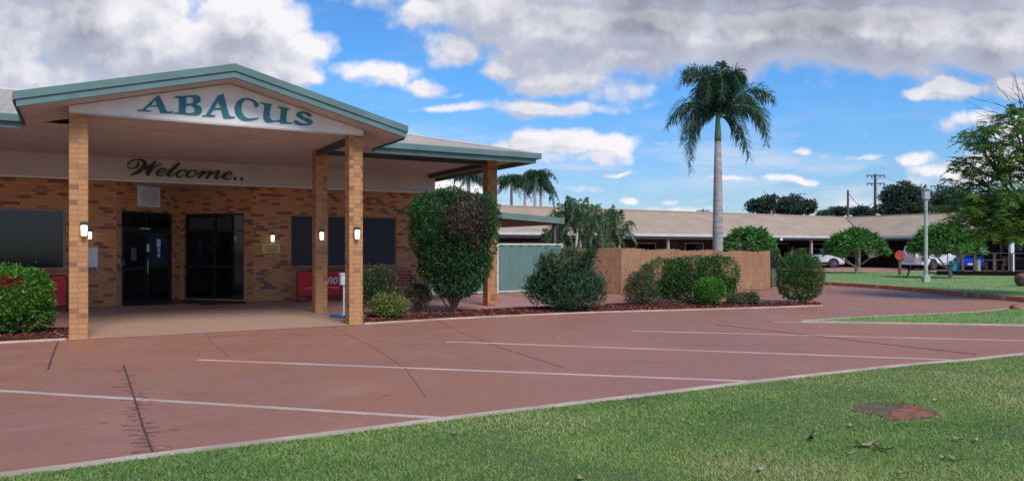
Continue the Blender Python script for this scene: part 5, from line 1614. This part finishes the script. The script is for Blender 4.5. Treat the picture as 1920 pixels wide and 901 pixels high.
def palm(name, label, loc, ztop, fronds, trunk_prof, ll, lw_, npair, mt='l_palm', droop=.55, group=None, plume=False, shaft=None, trunk_mat='palmtrunk', trunks=None):
    """fronds: list of (base, ctrl, tip) relative to loc"""
    t = thing(name, label, 'palm tree', loc, 0, group)
    for tr in (trunks or [[((0, 0, z), r) for z, r in trunk_prof]]):
        MB().tube([p for p, r in tr], [r for p, r in tr], 16).build('trunk', M[trunk_mat], t, smooth=True, uv=False)
    if shaft:
        MB().tube([(0, 0, z) for z, r in shaft], [r for z, r in shaft], 14).build('crownshaft', M['crownshaft'], t, smooth=True, uv=False)
    V, F4, tones = [], [], []
    sp = MB()
    for (b, c, e) in fronds:
        spine, Vl, Tn = frond(b, c, e, npair, ll, lw_, droop, plume)
        k = len(V); V += [tuple(v) for v in Vl]
        tn = random.uniform(.2, .75)
        tones += [min(1, max(0, tn + random.gauss(0, .12))) for _ in Vl]
        F4 += [tuple(i + k for i in f) for f in Tn]
        sp.tube([tuple(p) for p in spine[::max(1, npair // 10)]], [.035 * (1 - .85 * i / (len(spine[::max(1, npair // 10)]) - 1)) for i in range(len(spine[::max(1, npair // 10)]))], 5, caps=False)
    me = bpy.data.meshes.new('fronds'); me.from_pydata(V, [], F4); me.update()
    at = me.attributes.new('tone', 'FLOAT', 'POINT'); at.data.foreach_set('value', tones)
    me.materials.append(M[mt])
    o = bpy.data.objects.new('fronds', me); col.objects.link(o); o.parent = t
    sp.build('frond_ribs', M['crownshaft'], t, uv=False)
    return t

# the tall royal palm
PD = 34.0; u_ = PD / FPX
px0 = AT(1346, PD)
def rel(x, y, dy): return ((x - 1346) * u_, dy, ZY(y, PD))
crown = rel(1350, 212, 0)
FR = [((1315, 142), (1270, 162), -.5), ((1322, 138), (1288, 128), .6), ((1352, 145), (1354, 116), .2), ((1340, 150), (1330, 122), .5), ((1372, 138), (1388, 170), -.4), ((1366, 145), (1384, 140), .8),
      ((1405, 170), (1446, 192), -.4), ((1398, 178), (1436, 200), .9), ((1418, 200), (1441, 268), .3), ((1402, 205), (1425, 262), -1.0), ((1379, 232), (1401, 296), -.3),
      ((1294, 190), (1253, 234), .4), ((1300, 205), (1268, 270), -.8), ((1298, 228), (1294, 318), -.2), ((1306, 222), (1306, 290), .8),
      ((1340, 160), (1330, 200), -2.0), ((1358, 155), (1368, 205), -2.1), ((1345, 150), (1350, 190), 2.2), ((1325, 160), (1308, 198), -1.5), ((1375, 160), (1392, 200), 1.6), ((1330, 155), (1318, 190), 1.8), ((1362, 150), (1378, 190), -1.3)]
fronds = []
for c, e, dy in FR:
    b0_ = Vector((crown[0] + random.uniform(-.06, .06), random.uniform(-.06, .06), crown[2] + random.uniform(-.25, .15)))
    v_ = Vector(rel(c[0], c[1], dy * .6)); e_ = Vector(rel(e[0], e[1], dy))
    fronds.append((tuple(b0_), tuple(2 * v_ - .5 * (b0_ + e_)), tuple(e_)))
zt0 = ZY(265, PD)
palm('royal_palm', 'tall royal palm with smooth grey trunk and drooping dark fronds', (px0[0], px0[1], 0), 0, fronds,
     [(0, .26), (1.2, .22), (2.4, .235), (3.8, .21), (5.2, .18), (zt0, .145)], .95, .040, 60, plume=True,
     shaft=[(zt0, .15), (zt0 + .25, .15), (zt0 + .8, .115), (crown[2] + .1, .08)], droop=.38)

def crown_fronds(c, R, n, up=.6, seed=0, hang=.7):
    rr = random.Random(seed); out = []
    for k in range(n):
        a = 2 * math.pi * k / n * 2.4 + rr.uniform(-.3, .3); e = rr.uniform(.1, 1.0)
        r = R * rr.uniform(.75, 1.1) * (1 - .35 * (e > .8))
        ctrl = (c[0] + math.cos(a) * r * .5, c[1] + math.sin(a) * r * .5, c[2] + r * up * (.4 + e))
        tip = (c[0] + math.cos(a) * r, c[1] + math.sin(a) * r, c[2] + r * (e * 1.1 - hang))
        out.append((c, ctrl, tip))
    return out
# group of palms behind the motel
for k, (px, yc, Rp, D, lb) in enumerate([
        (959, 341, 29, 84, 'far palm at the left end of the palm group above the roof'), (984, 338, 24, 88, 'far palm second from the left in the palm group'),
        (1003, 332, 32, 82, 'tallest far palm in the palm group above the roof'), (1014, 345, 26, 90, 'far palm at the right end of the palm group above the roof'),
        (879, 326, 26, 70, 'palm glimpsed between the porch soffit and the tall bush')]):
    u2 = D / FPX; z = ZY(yc, D)
    x, y, _ = AT(px, D)
    palm('palm_tree', lb, (x, y, 0), 0, crown_fronds((0, 0, z), Rp * u2 * 1.3, 20, .6, k + 3, 1.0), [(0, .22), (z * .5, .17), (z, .14)], .80, .085, 24, plume=True, group='far palms behind the motel', droop=.6)

# clumping palms beyond the brushwood fence
def areca(px, D, ytop, Rpx, n, label, seed):
    rr = random.Random(seed); u2 = D / FPX; x, y, _ = AT(px, D); zt_ = ZY(ytop, D); R = Rpx * u2
    fr_ = []; trunks = []
    for k in range(4):
        a = rr.uniform(0, 6.28); r = rr.uniform(.1, .35)
        bx, by = r * math.cos(a), r * math.sin(a); hz_ = zt_ * rr.uniform(.35, .62)
        trunks.append([((bx, by, 0), .07), ((bx * 1.4, by * 1.4, hz_ * .5), .06), ((bx * 2, by * 2, hz_), .05)])
        for j in range(n // 5):
            aa = rr.uniform(0, 6.28); e = rr.random() ** .6
            tip = (bx * 2 + math.cos(aa) * R * (1.05 - .55 * e), by * 2 + math.sin(aa) * R * .8 * (1.05 - .55 * e), hz_ + (zt_ - hz_) * (e * 1.15 - .25))
            ctrl = (bx * 2 + math.cos(aa) * R * .35, by * 2 + math.sin(aa) * R * .3, hz_ + (zt_ - hz_) * (.55 + .6 * e))
            fr_.append(((bx * 2, by * 2, hz_), ctrl, tip))
    return palm('clumping_palm', label, (x, y, 0), 0, fr_, None, .50, .040, 30, mt='l_areca', group='clumping palms beyond the brushwood fence', trunks=trunks, trunk_mat='barkpale', droop=.22)
areca(1066, 33, 362, 38, 52, 'tall feathery palm clump right of the green carport', 1)
areca(1104, 34, 378, 38, 52, 'middle feathery palm clump above the brushwood fence', 2)
areca(1142, 35, 390, 44, 48, 'arching palm clump in front of the motel roof, nearest the tall palm', 3)
areca(1030, 36, 425, 22, 24, 'small drooping palm clump seen beneath the carport roof', 4)

# ---------------- big feathery tree at the right edge
def feather_tree():
    D = 24.0; x, y, _ = AT(1975, D); u2 = D / FPX
    t = thing('feathery_tree', 'feathery green tree with thin bare twigs leaning in from the right', 'tree', (x, y, 0))
    def R(px, py, dy=0): return Vector(((px - 1975) * u2, dy, ZY(py, D)))
    trunk = [(0, 0, 0), (-.05, 0, 1.0), (-.15, .05, 2.0)]
    MB().tube(trunk, [.20, .16, .14], 10).build('trunk', M['bark'], t, uv=False)
    clusters = []
    rr = random.Random(5)
    # (px, py, rx, ry, count) foliage masses as seen, spread in depth
    masses = [(1905, 400, 90, 45, 60), (1850, 375, 60, 30, 30), (1940, 340, 70, 50, 40), (1840, 330, 32, 40, 18), (1835, 285, 38, 42, 22), (1880, 260, 40, 40, 14),
              (1900, 215, 22, 22, 8), (1960, 270, 60, 60, 26), (1800, 400, 34, 22, 12), (2030, 380, 80, 70, 40), (2020, 240, 70, 80, 26), (1865, 430, 60, 22, 22), (1945, 430, 60, 25, 24), (1825, 250, 20, 12, 6), (1910, 300, 40, 30, 12)]
    limbs = MB(); ends = []
    for (mx, my, rx, ry, n) in masses:
        n = int(n * (1.9 if my > 360 else 1.6))
        c = R(mx, my, rr.uniform(-.8, .8))
        b = Vector(trunk[-1]) + Vector((0, 0, rr.uniform(-.4, .3)))
        mid = b.lerp(c, .5) + Vector((rr.uniform(-.2, .2), rr.uniform(-.2, .2), .25))
        pts = [tuple((1 - s) ** 2 * b + 2 * s * (1 - s) * mid + s * s * c) for s in (0, .2, .4, .6, .8, 1)]
        limbs.tube(pts, [.07, .06, .05, .04, .03, .02], 6)
        for k in range(n):
            a = rr.uniform(0, 6.28); r = math.sqrt(rr.random())
            e = c + Vector((rx * u2 * r * math.cos(a), rr.uniform(-1.1, 1.1), ry * u2 * r * math.sin(a)))
            s0 = Vector(pts[rr.randrange(3, 6)])
            m2 = s0.lerp(e, .5) + Vector((0, 0, .12))
            limbs.tube([tuple(s0), tuple(m2), tuple(e)], [.018, .012, .006], 4, caps=False)
            ends.append(e)
    # bare twigs reaching up and left
    for (sx, sy, ex, ey) in ((1925, 235, 1853, 157), (1925, 225, 1885, 140), (1935, 240, 1832, 195), (1900, 235, 1845, 215), (1940, 215, 1905, 145), (1950, 220, 1890, 185), (1930, 250, 1802, 245), (1945, 200, 1925, 150),
                             (1900, 240, 1825, 228), (1930, 230, 1850, 180), (1940, 225, 1898, 165), (1920, 215, 1870, 170), (1960, 220, 1910, 180)):
        b = R(sx, sy, rr.uniform(-.4, .4)); e = R(ex, ey, rr.uniform(-.6, .6)); m = b.lerp(e, .55) + Vector((0, 0, .28))
        pts = [tuple((1 - s) ** 2 * b + 2 * s * (1 - s) * m + s * s * e) for s in (0, .25, .5, .75, 1)]
        limbs.tube(pts, [.016, .012, .009, .006, .004], 4)
        for k in range(3):
            s0 = Vector(pts[1 + k]); e2 = s0 + (e - b) * .28 + Vector((rr.uniform(-.1, .1), rr.uniform(-.2, .2), rr.uniform(-.2, .1)))
            limbs.tube([tuple(s0), tuple(e2)], [.007, .003], 4)
    limbs.build('limbs', M['bark'], t, uv=False)
    # pinnate leaves: each end carries several drooping feathers of small leaflets
    PP, DD = [], []
    for e in ends:
        e = np.array(e)
        for f in range(7):
            a = rng.uniform(0, 2 * np.pi); L_ = rng.uniform(.22, .42)
            d = np.array([math.cos(a), math.sin(a), rng.uniform(-.7, .4)]); d /= np.linalg.norm(d)
            side = np.cross(d, [0, 0, 1]); side /= np.linalg.norm(side)
            for k in range(9):
                s = (k + 1) / 9
                p = e + d * L_ * s + np.array([0, 0, -.18 * s * s * L_])
                for sg in (-1, 1):
                    PP.append(p); DD.append(side * sg + d * .6 + rng.normal(size=3) * .2 + np.array([0, 0, -.15]))
    P = np.array(PP); Dd = np.array(DD)
    V, Q = leaf_geo(P, Dd, .095, .038, .15)
    grp = np.repeat(rng.random(len(ends)), 7 * 9 * 2)
    tone = np.clip(.1 + .45 * rng.random(len(P)) + .4 * grp, 0, .93)
    # a few orange flower clusters
    fc = np.array(R(1880, 415)); dist = np.abs(P[:, 0] - fc[0]) / .35 + np.abs(P[:, 2] - fc[2]) / .15
    tone[(dist < 1) & (rng.random(len(P)) < .5)] = 1
    fast_mesh('crown', V, Q, M['l_tree'], t, np.repeat(tone, 4))
feather_tree()

# ---------------- far trees
def far_tree(px, D, parts, label, n=6000, ls=.5, group='trees beyond the motel roof', mt='l_far'):
    x, y, _ = AT(px, D); u2 = D / FPX
    t = thing('far_tree', label, 'tree', (x, y, 0), 0, group)
    bl_ = []
    rr = random.Random(px)
    for (bx2, by2, rx, ry) in parts:
        for k in range(7):
            a = rr.uniform(0, 6.28); r = rr.random() ** .5
            cx = bx2 + rx * .8 * r * math.cos(a); cy = by2 + ry * .7 * r * math.sin(a); q_ = rr.uniform(.22, .42)
            bl_.append(((cx - px) * u2, rr.uniform(-.5, .5) * rx * u2, ZY(cy, D), rx * q_ * u2, rx * q_ * u2, ry * q_ * 1.3 * u2))
            for _ in range(3): bl_.append(((cx - px) * u2 + rr.uniform(-1, 1) * rx * q_ * u2, rr.uniform(-.5, .5) * rx * u2, ZY(cy - ry * q_ * rr.uniform(.2, 1.2), D), rx * .12 * u2, rx * .12 * u2, ry * .16 * u2))
    P, N = blob_points(bl_, n, .35)
    P += N * rng.exponential(.10, (len(P), 1)) * u2 * 30 * .3
    V, Q = leaf_geo(P, N + rng.normal(size=P.shape) * .7, ls * .8, ls * .45, .2)
    tone = np.clip(rng.random(len(P)) * .7 + .15 * N[:, 2] + .1, 0, 1)
    fast_mesh('crown', V, Q, M[mt], t, np.repeat(tone, 4))
    zc = ZY(parts[0][1], D)
    mb = MB().tube([(0, 0, 0), (.1, 0, zc * .5), (0, 0, zc)], [.4, .3, .2], 8)
    for b in bl_[:6]: mb.tube([(0, 0, zc * .6), ((b[0]) * .5, b[1] * .5, (zc * .6 + b[2]) / 2), (b[0], b[1], b[2])], [.16, .12, .07], 5)
    mb.build('trunk', M['bark'], t, uv=False)
far_tree(1450, 112, [(1450, 384, 42, 20), (1430, 390, 26, 14)], 'rounded dark tree left of centre beyond the motel roof')
far_tree(1500, 116, [(1498, 388, 34, 18), (1480, 392, 30, 14)], 'dark tree joined to the right of the rounded one beyond the roof')
far_tree(1560, 130, [(1560, 398, 36, 9)], 'low distant tree left of the slim pole', 3500)
far_tree(1604, 132, [(1606, 397, 30, 9)], 'low distant tree right of the slim pole', 3500)
far_tree(1680, 86, [(1690, 372, 40, 26), (1665, 382, 32, 22), (1712, 385, 26, 20), (1690, 395, 52, 14)], 'large dark tree with sky gaps behind the crossarm pole', 11000, .42)
far_tree(1775, 90, [(1775, 374, 44, 24), (1810, 385, 46, 22), (1760, 392, 40, 14), (1850, 380, 40, 22)], 'large dark tree behind the lantern and feathery tree', 10000, .42)
far_tree(1940, 95, [(1940, 380, 60, 24)], 'far tree mostly hidden by the feathery tree', 4000, .5)
far_tree(830, 60, [(828, 366, 26, 10), (860, 368, 26, 8)], 'bushy tree glimpsed past the bulkhead end above the tall bush', 3500, .22, group=None, mt='l_mid')

# ================================================================== near lawn grass
soil_px = [(1590, 768), (1612, 757), (1650, 753), (1690, 756), (1730, 763), (1752, 773), (1742, 783), (1715, 788), (1690, 784), (1672, 789), (1650, 781), (1620, 777)]
soil_poly = [G(x, y)[:2] for x, y in soil_px]
red_px = [(1668, 776), (1690, 765), (1712, 762), (1735, 768), (1750, 774), (1742, 782), (1722, 787), (1698, 787), (1676, 789), (1650, 785)]
M['thatch'] = ground_mat('dead_thatch', [(.3, (.13, .10, .05)), (.5, (.20, .16, .085)), (.7, (.30, .25, .14))], 3, 1.0, 90)
def ragged(pts, k=4, amp=.035):
    L_ = smooth_line([G(x, y)[:2] for x, y in pts] + [G(*pts[0])[:2]], k)[:-1]
    return [(x + random.uniform(-amp, amp), y + random.uniform(-amp, amp)) for x, y in L_]
sheet('bare_soil_patch', ragged(soil_px), .010, M['thatch'])
sheet('bare_soil_patch', ragged(red_px, 5, .045), .014, M['soil'])

def kerb_y(x):
    k = np.array(kerb_line); return np.interp(x, k[:, 0], k[:, 1])
def grass():
    bands = [(4.6, 6.5, 6500), (6.5, 8.5, 3800), (8.5, 11, 2000), (11, 15, 900), (15, 22, 300)]
    PX, PY, W_ = [], [], []
    for (y0, y1, dens) in bands:
        x0, x1 = -4.6, .72 * y1 + .6
        n = int((x1 - x0) * (y1 - y0) * dens)
        x = rng.uniform(x0, x1, n); y = rng.uniform(y0, y1, n)
        k = (y < kerb_y(x) - .055) & (np.abs(x) < .70 * y + .5)
        x, y = x[k], y[k]
        PX.append(x); PY.append(y); W_.append(np.full(len(x), .0036 * (1 + (y0 - 4.6) * .14)))
    x = np.concatenate(PX); y = np.concatenate(PY); w = np.concatenate(W_)
    # patchiness
    def fld(s, ph): return np.sin(x * s + ph + 1.3 * np.sin(y * s * .9 + ph * 2)) * np.cos(y * s * 1.1 + ph * 3 + 1.1 * np.sin(x * s * .7))
    f = .5 * fld(1.3, .4) + .3 * fld(3.1, 2.0) + .2 * fld(7.3, 5.0)
    # soil patch and dry ring
    cx, cy = np.mean(soil_poly, 0)
    g1 = G(1675, 771); rx = (G(1752, 771)[0] - G(1598, 771)[0]) / 2
    e = ((x - g1[0]) / rx) ** 2 + ((y - g1[1]) / (rx * .92)) ** 2
    g2 = G(1330, 800); e2 = ((x - g2[0]) / .35) ** 2 + ((y - g2[1]) / .35) ** 2
    keep = (e > .75 + .35 * fld(9, 1)) | (rng.random(len(x)) < .40)
    g3 = G(1712, 776); e3 = ((x - g3[0]) / .28) ** 2 + ((y - g3[1]) / .30) ** 2
    keep &= (e3 > .9 + .6 * fld(11, 2)) | (rng.random(len(x)) < .05)
    keep &= rng.random(len(x)) < (1 - .35 * np.clip(-f * 1.4, 0, 1))
    dry = np.clip(1.9 - e, 0, 1) * .7 + .5 * np.clip(.4 - e2, 0, 1)
    x, y, w, f, dry = x[keep], y[keep], w[keep], f[keep], dry[keep]
    n = len(x)
    h = rng.uniform(.010, .027, n) * (1 + .35 * f) * (1 - .4 * dry)
    a = rng.uniform(0, 2 * np.pi, n); lean = rng.uniform(.3, 2.0, n) * h
    dx, dy = np.cos(a), np.sin(a)
    z0 = np.full(n, .006)
    wx, wy = -dy * w, dx * w
    b1 = np.stack([x - wx, y - wy, z0], 1); b2 = np.stack([x + wx, y + wy, z0], 1)
    tip = np.stack([x + dx * lean, y + dy * lean, z0 + h], 1)
    V = np.stack([b1, b2, tip], 1).reshape(-1, 3); Q = np.arange(3 * n).reshape(-1, 3)
    f2 = fld(.55, 1.1) * .6 + fld(2.1, 4.0) * .4
    tone = np.clip(.50 + .26 * f + .38 * f2 + .16 * rng.normal(size=n) + .5 * dry, 0, 1)
    tone[e[keep] < .95] = rng.uniform(.86, 1, (e[keep] < .95).sum())
    tone[rng.random(n) < .04 + .10 * np.clip(f2, 0, 1)] = 1
    o = fast_mesh('grass', V, Q, M['grass'], None, np.repeat(tone, 3))
    tag(o, 'short green and straw coloured grass of the near lawn', 'grass', kind='stuff')
grass()

def far_grass(poly, z, n, h, w, name, label):
    xs = [p[0] for p in poly]; ys = [p[1] for p in poly]
    x = rng.uniform(min(xs), max(xs), n); y = rng.uniform(min(ys), max(ys), n)
    ins = np.zeros(n, bool); m = len(poly)
    for i in range(m):
        (x1, y1), (x2, y2) = poly[i], poly[(i + 1) % m]
        c = ((y1 > y) != (y2 > y)) & (x < (x2 - x1) * (y - y1) / ((y2 - y1) or 1e-9) + x1)
        ins ^= c
    x, y = x[ins], y[ins]; k = np.abs(x) < .72 * y + 1; x, y = x[k], y[k]; n = len(x)
    hh = rng.uniform(.5, 1.2, n) * h; a = rng.uniform(0, 6.28, n); dx, dy = np.cos(a), np.sin(a)
    V = np.stack([np.stack([x - dy * w, y + dx * w, np.full(n, z)], 1), np.stack([x + dy * w, y - dx * w, np.full(n, z)], 1), np.stack([x + dx * hh * .6, y + dy * hh * .6, z + hh], 1)], 1).reshape(-1, 3)
    tone = np.clip(.5 + .2 * np.sin(x * .9 + y * .5) * np.cos(y * .8) + .15 * rng.normal(size=n), 0, 1)
    o = fast_mesh(name, V, np.arange(3 * n).reshape(-1, 3), M['grass'], None, np.repeat(tone, 3))
    tag(o, label, 'grass', kind='stuff')
far_grass(isl, .02, 26000, .035, .008, 'grass', 'thin grass of the narrow island between drive lanes')
far_grass(fl_front + fl_back, .13, 26000, .03, .02, 'grass', 'mown grass of the far lawn behind the brick kerb')

# fallen leaves and litter on the lawn
def litter(px, py, l, w, m, label, curl=.02, rz_=None):
    x, y, _ = G(px, py, .03)
    n = 6; V = []; Fq = []
    for i in range(n + 1):
        t = i / n; ww = w * math.sin(math.pi * (.06 + .88 * t)) / 2
        V += [(l * (t - .5), -ww, curl * 4 * (t - .5) ** 2 + .01), (l * (t - .5), 0, curl * 4 * (t - .5) ** 2), (l * (t - .5), ww, curl * 4 * (t - .5) ** 2 + .01)]
    for i in range(n):
        for j in (0, 1):
            p = i * 3 + j; Fq.append((p, p + 3, p + 4, p + 1))
    o = MB().add(V, Fq).build('fallen_leaf', m, uv=False)
    o.location = (x, y, .026); o.rotation_euler = (random.uniform(-.2, .2), random.uniform(-.1, .1), random.uniform(0, 3.14) if rz_ is None else rz_)
    tag(o, label, 'leaf', 'fallen leaves on the lawn')
litter(1622, 834, .20, .07, M['leafdry'], 'large curled brown leaf below the bare soil patch', .04, .2)
litter(1655, 841, .16, .05, mat('rotten_leaf', (.09, .045, .03), .9, .3, 20), 'dark rotten leaf touching the large curled brown leaf', .03, -.5)
litter(1592, 850, .10, .03, M['leafpale'], 'pale leaf just left of the large curled brown leaf', .02, .1)
litter(1521, 822, .12, .05, mat('dark_leaf', (.03, .035, .02), .9, .3, 20), 'blackish leaf left of centre on the right lawn', .03, 1.2)
for (px, py, l, m_, lb) in [(1458, 784, .08, 'leafpale', 'small pale leaf nearest the kerb on the right lawn'), (1596, 798, .09, 'leafpale', 'pale leaf directly below the bare soil patch'), (1530, 806, .09, 'leafpale', 'pale twig like leaf above the blackish leaf'),
                            (1795, 822, .10, 'l_d', 'dark narrow leaf right of the bare soil patch'), (1830, 825, .09, 'leafpale', 'pale leaf beside the dark narrow leaf'), (1728, 868, .07, 'leafdry', 'orange brown leaf near the bottom right'),
                            (1768, 858, .07, 'leafpale', 'pale leaf right of the orange brown leaf'), (1425, 880, .09, 'leafpale', 'pale leaf lowest on the middle lawn'), (1455, 861, .07, 'leafpale', 'pale leaf just above the lowest one'),
                            (1088, 897, .10, 'leafdry', 'tan leaf at the very bottom edge of the lawn'), (1790, 860, .12, 'leafdry', 'wide brown leaf among pale ones at the bottom right'), (1755, 750, .10, 'leafpale', 'pale leaf at the right rim of the bare soil patch'),
                            (1690, 886, .06, 'leafpale', 'tiny pale leaf under the orange brown leaf'), (852, 812, .09, 'leafdry', 'tan leaf beside the kerb where two lines meet')]:
    litter(px, py, l, l * .4, M['leafdry'] if m_ == 'l_d' else M[m_], lb)

sc.render.engine = 'CYCLES'
